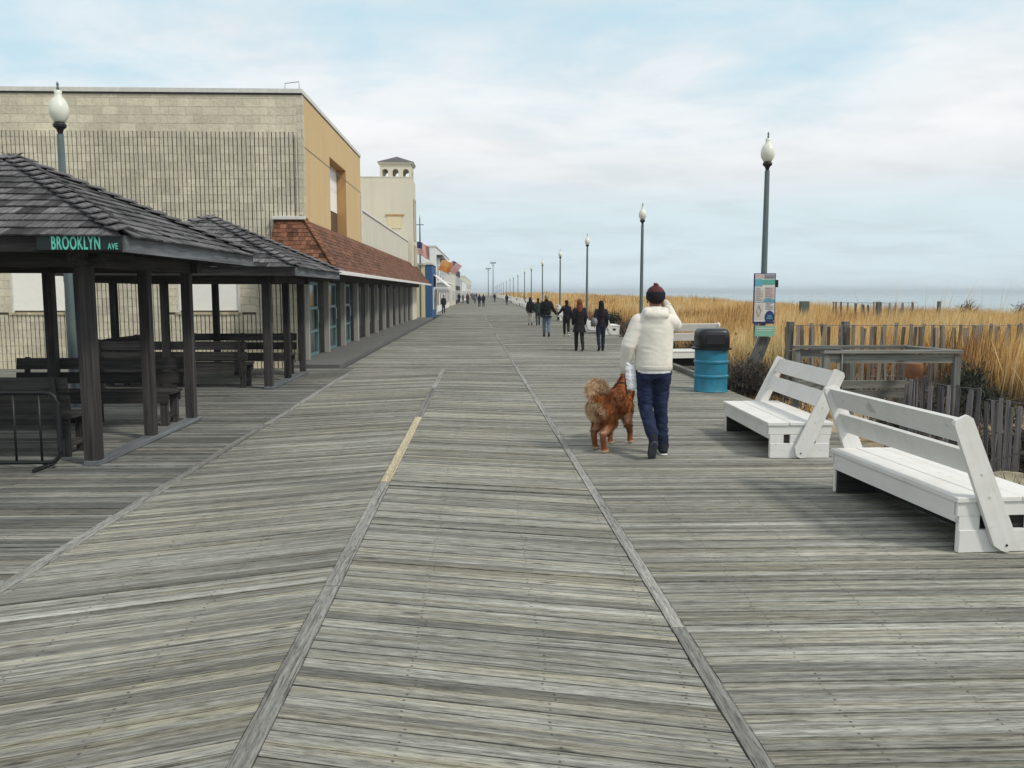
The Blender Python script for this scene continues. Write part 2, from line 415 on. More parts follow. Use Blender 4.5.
planks('deck_boards', [(-2.8, Y1), (XB(Y1) - .04, Y1), (XB(62) - .04, 62), (-2.95, 62), (-3.02, 18.6), (-2.8, 18.6)], 0, .1, 'deck', holder=walk)
planks('deck_boards', [(-3.6, 62), (5.3, 62), (5.3, 420), (-3.6, 420)], 0, .3, 'deck', holder=walk)
# seam boards running lengthwise
def seam(xa, xb, y0, y1, w, mats, name='seam_board'):
    y = y0; k = 0
    while y < y1:
        L = random.uniform(2.2, 3.6); e = min(y1, y + L); mt = mats(y, e)
        f = lambda q: xa + (xb - xa) * (q - y0) / (y1 - y0)
        m = MB(); a, b = f(y + .003), f(e - .003); z = .0035 + random.uniform(0, .002)
        m.hexa([(a - w / 2, y + .003, -.04), (a + w / 2, y + .003, -.04), (b + w / 2, e - .003, -.04), (b - w / 2, e - .003, -.04), (a - w / 2, y + .003, z), (a + w / 2, y + .003, z), (b + w / 2, e - .003, z), (b - w / 2, e - .003, z)], 1)
        m.build(name, mt, walk); y = e
seam(-.857, -.857, -2, 7.3, .086, lambda y, e: 'seam')
seam(-.857, -.857, 7.32, 11.2, .086, lambda y, e: 'fresh')
seam(-.857, -.857, 11.22, Y1 + .1, .086, lambda y, e: 'seam')
seam(XB(-2), XB(62), -2, 62, .068, lambda y, e: 'seam')
seam(-2.68, -2.75, -2, Y1, .085, lambda y, e: 'seam')
b = MB(); b.b2(-13, 4.15, -2, 18.6, -.2, -.05); b.b2(-3.6, 5.3, 18.62, 420, -.2, -.05); b.build('deck_joists', 'black', walk)
# kerb beam at the right edge
m = MB((4.13, 17.2, 0)); m.b2(4.08, 4.2, 15.7, 18.55, .006, .10, 1)
tag(m.build('kerb_beam', 'rail', bevel=.008), 'low weathered timber kerb beam at the deck edge behind the blue barrel', 'kerb')
# raised walk in front of the arcade
m = MB((-3.7, 35, 0)); m.b2(-4.25, -3.14, 18.7, 53.5, -.2, .07, 1)
tag(m.build('arcade_walkway', 'concrete', bevel=.01), kind='structure')
# smooth worn patch (hatch) at the left foreground
def prism(m, out, fn, t0, t1, r=None, grain=(1, 0)):
    """extrude a 2D outline: fn(u, v, t) -> point; grain dir in (u,v)"""
    r = random.random() if r is None else r; so = random.random() * 30; n = len(out)
    g = Vector(grain).normalized(); h = Vector((-g.y, g.x))
    uv = lambda p, t: (p[0] * g.x + p[1] * g.y + so, p[0] * h.x + p[1] * h.y, t)
    m.poly([fn(p[0], p[1], t1) for p in out], [uv(p, t1) for p in out], r)
    m.poly([fn(p[0], p[1], t0) for p in reversed(out)], [uv(p, t0) for p in reversed(out)], r)
    for i in range(n):
        a, b_ = out[i], out[(i + 1) % n]
        m.poly([fn(a[0], a[1], t0), fn(b_[0], b_[1], t0), fn(b_[0], b_[1], t1), fn(a[0], a[1], t1)], [uv(a, t0), uv(b_, t0), uv(b_, t1), uv(a, t1)], r)

# ------------------------------------------------------------------ white reversible benches
def white_bench(loc, lean, label, L=1.7, rz=0, group=None, H=.86, detail=True):
    t = thing('bench', loc, label, 'bench', group, rz); D = .33; y0, y1 = -L / 2, L / 2
    m = MB()
    for k in range(3):
        a = -D + k * (2 * D / 3); m.box((a + D / 3, 0, .345 + random.uniform(-.001, .001)), (2 * D / 3 - .006, L, .034), None, 1)
    m.build('seat', 'white', t, bevel=.005)
    for sgn in (-1, 1):
        m = MB(); m.box((sgn * (D - .03), 0, .262), (.03, L - .06, .13), None, 1); m.build('apron', 'white', t, bevel=.003)
    for sgn in (-1, 1):
        y = sgn * (L / 2 - .032); m = MB()
        m.box((0, y, .282), (2 * D - .03, .036, .088), None, 0)
        m.box((-D + .10, y, .12), (.14, .034, .234), None, 2); m.box((D - .10, y, .12), (.14, .034, .234), None, 2)
        m.box((-.03, y, .12), (.13, .033, .232), None, 2)
        m.box((0, y + sgn * .004, .075), (2 * D - .066, .038, .146), None, 0)
        lf = m.build('leg_frame', 'white', t, bevel=.003)
        m = MB(); m.box((0, y - sgn * .03, .118), (2 * D - .08, .02, .226), None, 0); m.build('shade_lining', 'pav', lf)  # dark lining added inside each leg frame to deepen the shade there
    ux, uz = lean, H - .05; l = math.hypot(ux, uz); ux /= l; uz /= l; nx_, nz_ = uz, -ux
    for sgn in (-1, 1):
        y = sgn * (L / 2 + .012); w = .078
        out = [(0 + -.02, -w * .55), (-.045, -w * .2), (-.045, w * .3), (-.02, w * .8), (.03, w), (l - .02, w * .82), (l + .012, w * .5), (l + .012, -w * .6), (l - .01, -w * .8), (.03, -w)]
        m = MB(); prism(m, out, lambda u, v, tt: (u * ux + v * nx_, tt, .055 + u * uz + v * nz_), y - .016, y + .016)
        arm = m.build('swing_arm', 'white', t, bevel=.003)
        if detail:
            for u in (.0, .34, .5):
                m = MB(); cxx, czz = u * ux, .055 + u * uz
                m.tube([(cxx, y + sgn * .010, czz), (cxx, y + sgn * .020, czz)], .008, 8); m.build('bolt', 'coping' if u else 'darkmetal', arm)
    for u0, u1 in ((l - .170, l - .003), (l - .395, l - .225)):
        m = MB(); side = -math.copysign(.012, lean) * 0
        out = [(u0, -.014 + side), (u1, -.014 + side), (u1, .014 + side), (u0, .014 + side)]
        prism(m, out, lambda u, v, tt: (u * ux + v * nx_, tt, .055 + u * uz + v * nz_), -L / 2 - .004, L / 2 + .004, grain=(0, 1))
        m.build('back_board', 'white', t, bevel=.004)
    m = MB(); m.box((.06, 0, .165), (.05, L - .16, .30), None, 1); m.box((-.2, 0, .322), (.06, L - .1, .012), None, 1); m.build('shade_blocker', 'pav', t)  # dark boards added under the seat to block sky light and darken the deck
    return t
white_bench((3.255, 6.02, 0), -.34, 'nearest white wooden bench, backrest tilted towards the promenade, cut by the right edge', 1.72, R(3.5), 'white reversible benches by the promenade')
white_bench((3.165, 9.10, 0), .36, 'white bench with back leaning to the dunes, between the nearest bench and the blue barrel', 1.70, R(-1), 'white reversible benches by the promenade')
white_bench((4.48, 18.9, 0), .33, 'white bench set crosswise behind the blue barrel at the widening of the deck', 1.35, R(-80), 'white reversible benches by the promenade', .95)
wb_ = white_bench((5.0, 33.8, 0), -.33, 'white bench with its sloping end seen right of the long haired woman', 1.7, 0, 'white reversible benches by the promenade', .9, False)
copy_tree(wb_, (4.6, 37.6, 0), R(2), 'white bench half hidden behind the red haired woman and the long haired woman')
copy_tree(wb_, (4.72, 50, 0), 0, 'white bench seen between the couple holding hands')
for i in range(46):
    y = 84 + i * 4.2
    copy_tree(wb_, (4.75 + random.uniform(-.12, .12), y, 0), R(180) if i % 3 == 0 else random.uniform(-.05, .05), 'one of the far white benches lined up under the receding lamps on the right')

# ------------------------------------------------------------------ street lamps
def lamp(loc, label, zb=0, top=4.64, detail=True):
    t = thing('street_lamp', loc, label, 'street lamp', 'tall globe lamps along the boardwalk'); n = 20 if detail else 10
    m = MB(); pt = top - .72
    m.lathe((0, 0, 0), [(.075, zb), (.075, zb + .02), (.068, zb + .05), (.062, 1.2), (.046, pt)], n)
    m.build('pole', 'pole', t, 'auto')
    m = MB(); m.lathe((0, 0, pt), [(.03, -.02), (.035, .03), (.05, .07), (.085, .10), (.09, .13), (.07, .165), (.05, .175)], n); m.build('fitter', 'black', t, 'auto')
    m = MB(); m.lathe((0, 0, pt), [(.055, .15), (.088, .19), (.124, .26), (.132, .33), (.122, .40), (.092, .465), (.052, .51), (.046, .55), (.050, .59), (.03, .60)], n + 8); m.build('globe', 'globe', t, True)
    m = MB(); m.lathe((0, 0, pt), [(.012, .595), (.022, .62), (.012, .65), (.02, .68), (.004, .72)], 10); m.build('finial', 'pole', t, True)
    return t
lamp((-5.90, 12.4, -.0), 'globe street lamp on the left, rising behind the roof of the Brooklyn shelter', 0, 4.56)
l0 = lamp((5.40, 16.3, 0), 'nearest globe street lamp on the right, carrying the beach information sign', .75, 4.66)
m = MB(); m.beam((5.02, 16.3, -.3), (5.44, 16.3, .80), .17, .12, (0, 1, 0)); m.beam((5.16, 16.36, -.3), (5.56, 16.36, .78), .06, .1, (0, 1, 0))
m.build('leaning_timber', 'prop', l0, bevel=.006).location = -Vector((5.40, 16.3, 0)) * K
ords = ['second globe lamp on the right, directly above the head of the man in the hoodie', 'third globe lamp on the right, behind the long haired woman', 'fourth globe lamp on the right, above the couple holding hands', 'fifth globe lamp on the right, just left of the couple holding hands']
l1 = lamp((5.4, 29, 0), ords[0])
for i, y in enumerate((44.3, 59.8, 77.6)): copy_tree(l1, (5.4, y, 0), 0, ords[i + 1])
for y in (95.5, 111, 132, 152, 171, 197, 226, 255, 284, 315, 345, 375): copy_tree(l1, (5.4, y, 0), 0, 'one of the far globe lamps shrinking towards the vanishing point')

# beach information sign on the first lamp
sg = thing('information_sign', (5.38, 16.16, 1.0), 'tall beach information sign with coloured panels strapped to the nearest right hand lamp', 'sign')
def sbox(nm, mat, x0, x1, z0, z1, y=.0, d=.004, par=sg, bev=0):
    m = MB(); m.b2(x0, x1, y - d, y, z0, z1); return m.build(nm, mat, par, bevel=bev)
def smat(n, c): M[n] = flat(n, c, .55, var=.05); return n
smat('sg_white', (.62, .60, .58)); smat('sg_cyan', (.12, .36, .45)); smat('sg_green', (.10, .38, .30)); smat('sg_navy', (.02, .035, .14)); smat('sg_pale', (.55, .50, .42)); smat('sg_mint', (.22, .46, .33)); smat('sg_grey', (.25, .26, .28)); smat('sg_pink', (.56, .42, .40))
sbox('backing_board', 'sg_navy', -.215, .205, .045, 1.005, .02, .03, bev=.004)
sbox('face_panel', 'sg_white', -.198, .188, .085, .99, -.011, .004)
for a in ((-.198, -.03, .915, .985, 'sg_pink'), (-.02, .188, .90, .985, 'sg_grey'), (-.198, -.055, .76, .895, 'sg_cyan'), (-.05, .188, .79, .885, 'sg_green'), (-.198, -.02, .50, .70, 'sg_pale'), (.0, .188, .55, .74, 'sg_pink'), (-.185, -.03, .13, .43, 'sg_pale'), (-.02, .188, .46, .52, 'sg_cyan'), (-.198, .188, .455, .463, 'sg_navy')):
    sbox('printed_panel', a[4], a[0], a[1], a[2], a[3], -.0155, .003)
m = MB()
for k in range(9): 
    for cx, w in ((-.11, .13), (.09, .16)):
        z = .72 - k * .032
        if .47 < z: m.b2(cx - w / 2, cx + w / 2 * random.uniform(.3, 1), -.0225, -.0195, z, z + .009)
for k in range(5): m.b2(.02, .02 + .15 * random.uniform(.4, 1), -.0225, -.0195, .32 + k * .028, .328 + k * .028)
m.b2(-.01, .17, -.0225, -.0195, .925, .94); m.b2(-.01, .15, -.0225, -.0195, .95, .962)
m.build('printed_lines', 'sg_grey', sg)
m = MB()
for (ax, az), (bx, bz) in (((-.11, .40), (-.15, .29)), ((-.15, .29), (-.11, .18)), ((-.11, .18), (-.07, .29)), ((-.07, .29), (-.11, .40))): m.beam((ax, -.021, az), (bx, -.021, bz), .003, .012, (0, 1, 0))
m.build('printed_symbol', 'sg_grey', sg)
m = MB(); prism(m, [(.10 + .092 * math.cos(a * .262), .17 + .125 * math.sin(a * .262)) for a in range(24)], lambda u, v, t: (u, t, v), -.023, -.0195); m.build('round_emblem', 'sg_navy', sg)
m = MB(); m.b2(.05, .15, -.0262, -.0232, .17, .185); m.b2(.04, .16, -.0262, -.0232, .14, .155); m.b2(.06, .14, -.0262, -.0232, .20, .212); m.build('emblem_lettering', 'sg_cyan', sg)
sbox('green_plate', 'sg_mint', -.17, .215, -.20, .005, .005, .02, bev=.004)
m = MB(); m.b2(-.14, .18, -.0185, -.0155, -.05, -.035); m.b2(-.13, .15, -.0185, -.0155, -.09, -.078); m.b2(-.17, .215, -.0185, -.0155, -.004, .003); m.build('plate_lettering', 'sg_white', sg)
sbox('side_bracket', 'black', .206, .25, .74, .88, .04, .06)

# ------------------------------------------------------------------ litter barrel
t = thing('litter_barrel', (3.80, 14.02, 0), 'bright blue ribbed steel barrel with a black hooded lid at the deck edge', 'litter barrel')
m = MB(); pr = [(.272, .0), (.282, .012), (.272, .03)]
for zc in (.26, .50): pr += [(.272, zc - .03), (.288, zc - .012), (.288, zc + .012), (.272, zc + .03)]
pr += [(.272, .72), (.284, .73), (.284, .75)]
m.lathe((0, 0, 0), pr, 48); m.build('barrel', 'drum', t, 'auto')
def sq(rx, z, e=.38, n=44):
    P = []
    for k in range(n):
        a = 2 * math.pi * k / n; c, s_ = math.cos(a), math.sin(a); P.append((rx * math.copysign(abs(c) ** e, c), rx * math.copysign(abs(s_) ** e, s_), z))
    return P
m = MB(); m.lathe((0, 0, 0), [(.268, .70), (.325, .705), (.33, .735), (.285, .75)], 48); ld = m.build('lid', 'lid', t, 'auto')
m = MB(); m.ring_loft([sq(.252, .74), sq(.262, .76), sq(.258, .92), sq(.252, .99), sq(.225, 1.035), sq(.19, 1.05)]); m.build('hood', 'lid', ld, 'auto')
m = MB(); m.box((0, -.262, .88), (.30, .02, .17)); m.build('flap', 'black', ld, bevel=.008)
# ------------------------------------------------------------------ shingles
def shingles(m, P, u, v, W0, ext, rows, e, wlo, whi, lift=.02, thick=.012, rr=None):
    """P eave origin, u along eave, v up slope (unit), ext(vdist)->(x0,x1)"""
    P, u, v = Vector(P), Vector(u), Vector(v); n = u.cross(v).normalized()
    if n.z < 0: n = -n
    for i in range(rows):
        a0, a1 = ext(i * e - .015); b0, b1 = ext((i + 1) * e + .02); x = a0 - random.random() * whi
        while x < a1:
            w = random.uniform(wlo, whi); xe = x + w - .004
            q0, q1 = max(x, a0), min(xe, a1); t0, t1 = min(max(x, b0), b1), max(min(xe, b1), b0)
            x += w
            if q1 - q0 < .01: continue
            t1 = max(t1, t0 + .001); dv = random.uniform(-.012, .006); lf = lift + random.uniform(-.004, .005)
            A = lambda s_, vv, h: P + u * s_ + v * vv + n * h
            v0, v1 = i * e - .015 + dv, (i + 1) * e + .02
            m.hexa([A(q0, v0, lf - thick), A(q1, v0, lf - thick), A(t1, v1, .0), A(t0, v1, .0), A(q0, v0, lf), A(q1, v0, lf), A(t1, v1, .006), A(t0, v1, .006)], 1, rr() if rr else None)

# ------------------------------------------------------------------ pavilions
def pavilion(o, label, dz=0, seed=1):
    random.seed(seed); ox, oy = o                       # centre
    t = thing('shelter', (ox, oy, 0), label, 'shelter', 'open timber shelters on the left')
    hx, hy = 1.99, 2.04; ze, za = 2.145 + dz, 3.09 + dz
    px_ = (1.34, -.37, -1.82); py_ = (-1.40, .02, 1.36)
    pw = .15
    for i, x in enumerate(px_):
        for j, y in enumerate(py_):
            if i == 1 and j == 1: continue
            w = .135 if (i, j) == (0, 0) else .115
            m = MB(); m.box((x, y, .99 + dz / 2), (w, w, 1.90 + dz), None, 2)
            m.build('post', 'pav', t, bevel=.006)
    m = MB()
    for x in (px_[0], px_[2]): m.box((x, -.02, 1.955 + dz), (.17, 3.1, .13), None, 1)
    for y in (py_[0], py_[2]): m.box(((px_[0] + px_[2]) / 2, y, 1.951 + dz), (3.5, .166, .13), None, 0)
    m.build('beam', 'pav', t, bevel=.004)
    # fascia boards
    for sx in (-1, 1):
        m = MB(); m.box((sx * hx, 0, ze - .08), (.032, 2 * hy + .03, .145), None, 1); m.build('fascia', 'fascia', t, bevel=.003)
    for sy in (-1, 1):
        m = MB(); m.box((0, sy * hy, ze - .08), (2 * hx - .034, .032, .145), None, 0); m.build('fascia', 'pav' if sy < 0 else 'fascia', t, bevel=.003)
    # rafters and roof deck underside
    m = MB()
    ap = Vector((0, 0, za - .04))
    cs = [Vector((-hx + .01, -hy + .01, ze - .03)), Vector((hx - .01, -hy + .01, ze - .03)), Vector((hx - .01, hy - .01, ze - .03)), Vector((-hx + .01, hy - .01, ze - .03))]
    for k in range(4): m.poly([cs[k], cs[(k + 1) % 4], ap]); m.poly([cs[(k + 1) % 4] - Vector((0, 0, .03)), cs[k] - Vector((0, 0, .03)), ap - Vector((0, 0, .03))])
    for k in range(4): m.beam(cs[k] - Vector((0, 0, .07)), ap - Vector((0, 0, .07)), .05, .1)
    for q in range(-3, 4):
        f = abs(q) / 4
        for sgn in (-1, 1):
            m.beam((q * hx / 4, sgn * (hy - .02), ze - .07), (q * hx / 4, sgn * hy * f, ze - .07 + (za - ze) * (1 - f)), .04, .09)
            m.beam((sgn * (hx - .02), q * hy / 4, ze - .07), (sgn * hx * f, q * hy / 4, ze - .07 + (za - ze) * (1 - f)), .04, .09)
    rf = m.build('roof', 'pav', t)
    e = .182; m = MB()
    for k in range(4):
        a = Vector(((-hx, -hy, ze), (hx, -hy, ze), (hx, hy, ze), (-hx, hy, ze))[k]); c2 = Vector(((hx, -hy, ze), (hx, hy, ze), (-hx, hy, ze), (-hx, -hy, ze))[k])
        out = [Vector((0, -1, 0)), Vector((1, 0, 0)), Vector((0, 1, 0)), Vector((-1, 0, 0))][k]
        mid = (a + c2) / 2; sl = (Vector((0, 0, za)) - mid); Ls = sl.length; u = (c2 - a); W0 = u.length; u.normalize()
        rows = int(Ls / e) + 1
        ovr = .05
        shingles(m, a - sl.normalized() * ovr, u, sl / Ls, W0, lambda q: (W0 / 2 * min(1, max(0, q - ovr) / Ls), W0 - W0 / 2 * min(1, max(0, q - ovr) / Ls)), rows, e, .10, .24, .024, .014)
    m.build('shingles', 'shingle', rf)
    m = MB()
    for k in range(4):
        a = Vector(((-hx - .03, -hy - .03, ze), (hx + .03, -hy - .03, ze), (hx + .03, hy + .03, ze), (-hx - .03, hy + .03, ze))[k]); b_ = Vector((0, 0, za))
        d = b_ - a; L = d.length; d.normalize(); s_ = d.cross(Vector((0, 0, 1))).normalized(); nn = s_.cross(d).normalized()
        nn = nn if nn.z > 0 else -nn; c = -.02; dr = .032
        while c < L - .16:
            ln = .27; w = .098 + random.uniform(-.006, .01); h0, h1 = .078, .036
            rr = random.uniform(.55, 1)  # same wood as the shingles, tinted lighter to paint in the stronger light
            for sg_ in (-1, 1):
                p = lambda s2, ww, hh: a + d * s2 + s_ * ww * sg_ + nn * hh
                m.hexa([p(c, 0, h0 - .014), p(c, w, h0 - .014 - dr), p(c + ln, w, h1 - .014 - dr), p(c + ln, 0, h1 - .014), p(c, 0, h0), p(c, w, h0 - dr), p(c + ln, w, h1 - dr), p(c + ln, 0, h1)] if sg_ > 0 else
                       [p(c, w, h0 - .014 - dr), p(c, 0, h0 - .014), p(c + ln, 0, h1 - .014), p(c + ln, w, h1 - .014 - dr), p(c, w, h0 - dr), p(c, 0, h0), p(c + ln, 0, h1), p(c + ln, w, h1 - dr)], 1, rr)
            c += .19
    m.build('hip_caps', 'shingle', rf)
    # sill frame on the deck
    m = MB(); m.b2(px_[0] - .06, px_[0] + .10, py_[0] - .1, py_[2] + .1, .004, .045, 1); m.build('sill', 'fascia', t, bevel=.006)
    return t
pavilion((-5.09, 9.60), 'nearest open timber shelter with a dark cedar shingle hip roof, bearing the green street name', 0, 11)
pavilion((-5.01, 16.02), 'second shingle roofed timber shelter, farther along in front of the red tiled arcade', -.08, 12)

# street name on the near fascia
def text_mesh(s, size, name, mat, parent, loc, sx=1, off=0, ext=.004):
    cu = bpy.data.curves.new(name, 'FONT'); cu.body = s; cu.size = size * K; cu.extrude = ext * K; cu.offset = off * K; cu.align_x = 'LEFT'; cu.space_character = 1.12
    o = bpy.data.objects.new(name, cu); COL.objects.link(o)
    dg = bpy.context.evaluated_depsgraph_get(); me = bpy.data.meshes.new_from_object(o.evaluated_get(dg)); bpy.data.objects.remove(o)
    me.transform(Matrix.Diagonal((sx, 1, 1, 1))); me.transform(Matrix.Rotation(R(90), 4, 'X')); me.materials.clear(); me.materials.append(M[mat])
    o = bpy.data.objects.new(name, me); COL.objects.link(o); o.parent = parent; o.location = Vector(loc) * K
    return o
st = thing('street_name_sign', (-3.47, 7.52, 2.05), 'dark street name board lettered BROOKLYN AVE in green on the near shelter fascia', 'sign')
m = MB(); m.box((0, .004, .022), (.72, .016, .13)); m.build('board', 'signgreen', st, bevel=.003)
text_mesh('BROOKLYN', .155, 'lettering', 'letters', st, (-.235, -.006, -.034), .47, .003)
text_mesh('AVE', .075, 'lettering', 'letters', st, (.245, -.006, -.034), .60, .001)

# ------------------------------------------------------------------ shelter benches
def dark_bench(loc, L, label, rz=0, back=True, cat='bench'):
    t = thing('park_bench', loc, label, cat, 'dark timber benches under the shelters', rz)
    m = MB()
    for k in range(3): m.box((0, -.14 + k * .14, .41), (L, .13, .035), None, 0)
    m.build('seat', 'pav', t, bevel=.004)
    m = MB(); m.box((0, -.2, .34), (L - .06, .03, .11), None, 0); m.box((0, .2, .34), (L - .06, .03, .11), None, 0); m.build('apron', 'pav', t)
    for x in (-L / 2 + .1, 0, L / 2 - .1):
        m = MB(); m.box((x, -.17, .2), (.09, .06, .4), None, 2); m.box((x, .17, .2), (.09, .06, .4), None, 2); m.box((x, 0, .12), (.05, .3, .06), None, 1); m.build('leg', 'pav', t)
    if back:
        for x in (-L / 2 + .12, 0, L / 2 - .12):
            m = MB(); m.beam((x, .21, .2), (x, .32, .82), .05, .05, (0, 1, 0)); m.build('back_support', 'pav', t)
        for z, y in ((.56, .245), (.74, .275)):
            m = MB(); m.box((0, y, z), (L, .03, .145), Matrix.Rotation(R(-8), 3, 'X'), 0); m.build('backrest', 'pav', t, bevel=.004)
    return t
dark_bench((-5.35, 8.75, 0), 2.5, 'dark timber bench near the black rack, seen from behind under the near shelter', R(180))
dark_bench((-4.9, 10.75, 0), 2.1, 'dark timber bench facing the camera at the back of the near shelter', 0)
dark_bench((-5.35, 14.95, 0), 2.6, 'dark timber bench at the front of the second shelter, seen from behind', R(180))
dark_bench((-4.9, 17.2, 0), 2.2, 'dark timber bench at the back of the second shelter beside the arcade doors', 0)
dark_bench((-6.5, 16.1, 0), 1.9, 'dark timber bench along the building side of the second shelter', R(90))
# bicycle rack
t = thing('bicycle_rack', (-4.8, 8.0, 0), 'black tubular bicycle rack at the lower left, in front of the near shelter', 'bicycle rack')
m = MB(); x0, x1 = -.95, .83; rad = .1
pts = [(x0, 0, .06), (x1 - rad, 0, .06)] + [(x1 - rad + rad * math.sin(a), 0, .06 + rad - rad * math.cos(a)) for a in (R(30), R(60), R(90))] + [(x1, 0, .62)] + [(x1 - rad + rad * math.cos(a), 0, .62 + rad * math.sin(a)) for a in (R(30), R(60), R(90))] + [(x0, 0, .72)]
m.tube(pts, .02, 10); m.tube([(x0, 0, .06), (x0, 0, .72)], .02, 10); m.build('frame', 'black', t, 'auto')
for k in range(7):
    m = MB(); x = x0 + .2 + k * .235; m.tube([(x, 0, .07), (x, 0, .71)], .011, 8); m.build('bar', 'black', t, True)
for x in (x0 + .1, x1 - .15):
    m = MB(); m.tube([(x, -.2, .02), (x, .2, .02)], .018, 8); m.tube([(x, 0, .02), (x, 0, .07)], .015, 8); m.build('foot', 'black', t, 'auto')
m = MB((-8.6, 19, 0)); m.lathe((-8.6, 19, -.16), [(.035, 0), (.035, 1.05), (.05, 1.06), (.05, 1.10), (.02, 1.12)], 10)
tag(m.build('marker_post', 'black', None, 'auto'), 'thin dark post standing before the fluted block wall', 'post')
# ------------------------------------------------------------------ large block building on the left
YB, XW, ZT = 20.2, -4.15, 6.26
bo = (-4.15, 20.2, -.15); bd = thing('commercial_building', bo, 'large pale block building with fluted front, plain upper band and tan stucco side', 'building')
XL = -19.0
wins = [(-10.93, -9.58), (-7.12, -5.68), (-15.2, -13.8)]; WZ0, WZ1 = 1.18, 2.62
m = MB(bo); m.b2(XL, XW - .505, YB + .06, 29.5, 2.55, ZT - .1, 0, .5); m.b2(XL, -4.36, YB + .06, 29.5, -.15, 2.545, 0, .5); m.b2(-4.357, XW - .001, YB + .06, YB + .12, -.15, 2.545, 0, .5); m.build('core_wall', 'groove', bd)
m = MB(bo); m.b2(XL, XW - .001, YB - .02, YB + .1, 5.30, ZT - .10, 0, .5)
for a, c in wins:
    m.b2(a - .38, a, YB - .015, YB + .08, WZ0 - .0, WZ1 + .3, 0, .5); m.b2(c, c + .38, YB - .015, YB + .08, WZ0, WZ1 + .3, 0, .5); m.b2(a, c, YB - .015, YB + .08, WZ1, WZ1 + .3, 0, .5)
m.build('smooth_block_band', 'block', bd)
random.seed(21)
m = MB(bo); x = XW - .05
while x > XL:
    zs = [(-.15, 5.296)]
    for a, c in wins:
        if a - .40 < x < c + .40: zs = [(-.15, WZ0 - .06), (WZ1 + .31, 5.296)]
    for z0, z1 in zs:
        z = z0
        while z < z1:
            ze = min(z1, z + random.choice((.41, .615, .205, .82))); dx = random.uniform(-.002, .002); dy = random.uniform(-.003, .004)
            m.b2(x - .0375 + dx, x + .0375 + dx, YB - .03 + dy, YB + .07, z, ze, 2); z = ze
    x -= .098
m.build('fluted_block_ribs', 'flute', bd)
m = MB(bo)
m.b2(XL, XW + .04, YB - .07, YB + .35, ZT - .10, ZT, 0); m.b2(XW - .3, XW + .045, YB + .352, 29.5, ZT - .10, ZT, 1); m.build('coping', 'coping', bd, bevel=.006)
m = MB(bo); m.b2(XL, XW + .02, YB - .045, YB + .1, ZT - .135, ZT - .102, 0); m.b2(XW - .1, XW + .02, YB + .11, 29.5, ZT - .12, ZT - .102, 1); m.build('drip_edge', 'darkmetal', bd)
m = MB(bo); m.tube([(-4.15 - .35, YB - .02, ZT + .0), (-4.5, YB - .02, ZT + .12), (-4.18, YB - .02, ZT + .16), (-4.18, YB - .02, ZT)], .008, 6); m.build('roof_bracket', 'darkmetal', bd)
for a, c in wins:
    m = MB(bo); m.b2(a + .04, c - .04, YB + .02, YB + .05, WZ0 + .04, WZ1 - .04); w = m.build('window', 'panel', bd)
    m = MB(bo)
    for q in ((a, a + .04, WZ0, WZ1), (c - .04, c, WZ0, WZ1)): m.b2(q[0], q[1], YB - .02, YB + .055, q[2], q[3], 2)
    m.b2(a + .041, c - .041, YB - .02, YB + .055, WZ1 - .04, WZ1, 0); m.build('frame', 'coping', w)
    m = MB(bo); m.b2(a - .05, c + .05, YB - .06, YB + .05, WZ0 - .055, WZ0 - .002, 0); m.build('sill', 'fresh', w)
# corner trim
m = MB(bo); m.b2(XW - .10, XW + .03, YB - .025, YB + .12, -.15, ZT - .14, 2); m.tube([(XW - .13, YB - .05, 5.25), (XW - .13, YB - .05, -.1)], .02, 8); m.build('corner_trim', 'flute', bd)
# tan side wall with a deep recess
ya, yb, za_, zb_ = 23.65, 26.35, 3.0, 5.30; sx = XW + .016
m = MB(bo)
m.b2(XW - .5, sx, YB + .125, ya, 2.56, ZT - .125, 1); m.b2(XW - .5, sx, yb, 29.5, 2.56, ZT - .125, 1); m.b2(XW - .5, sx, ya + .001, yb - .001, zb_, ZT - .125, 1); m.b2(XW - .5, sx, ya + .001, yb - .001, 2.56, za_, 1)
m.build('side_wall', 'tan', bd)
m = MB(bo); m.b2(XW - .49, sx + .004, yb - .025, yb - .002, za_, zb_ - .002); m.b2(XW - .49, sx + .004, ya + .002, yb - .03, zb_ - .025, zb_ - .003); m.build('recess_reveal', 'tan2', bd)
m = MB(bo); m.b2(sx - .002, sx + .005, YB + .13, 29.49, 4.98, 5.0); m.build('expansion_joint', 'darkmetal', bd)
for z0, z1, mt in ((4.0, 5.27, 'panel'), (2.6, 3.96, 'window')):
    m = MB(bo); m.b2(XW + .0 - .30, XW - .25, ya + .05, yb - .06, z0, z1); m.build('window', mt, bd)
m = MB(bo); m.b2(XW - .34, XW - .27, ya + .75, ya + .80, 2.6, 5.27); m.b2(XW - .34, XW - .265, ya + .01, yb - .03, 3.965, 3.995); m.build('window_frame', 'darkmetal', bd)
m = MB(bo); m.tube([(XW + .04, 29.4, 4.9), (XW + .04, 29.4, 3.3)], .035, 8); m.build('downpipe', 'coping', bd)

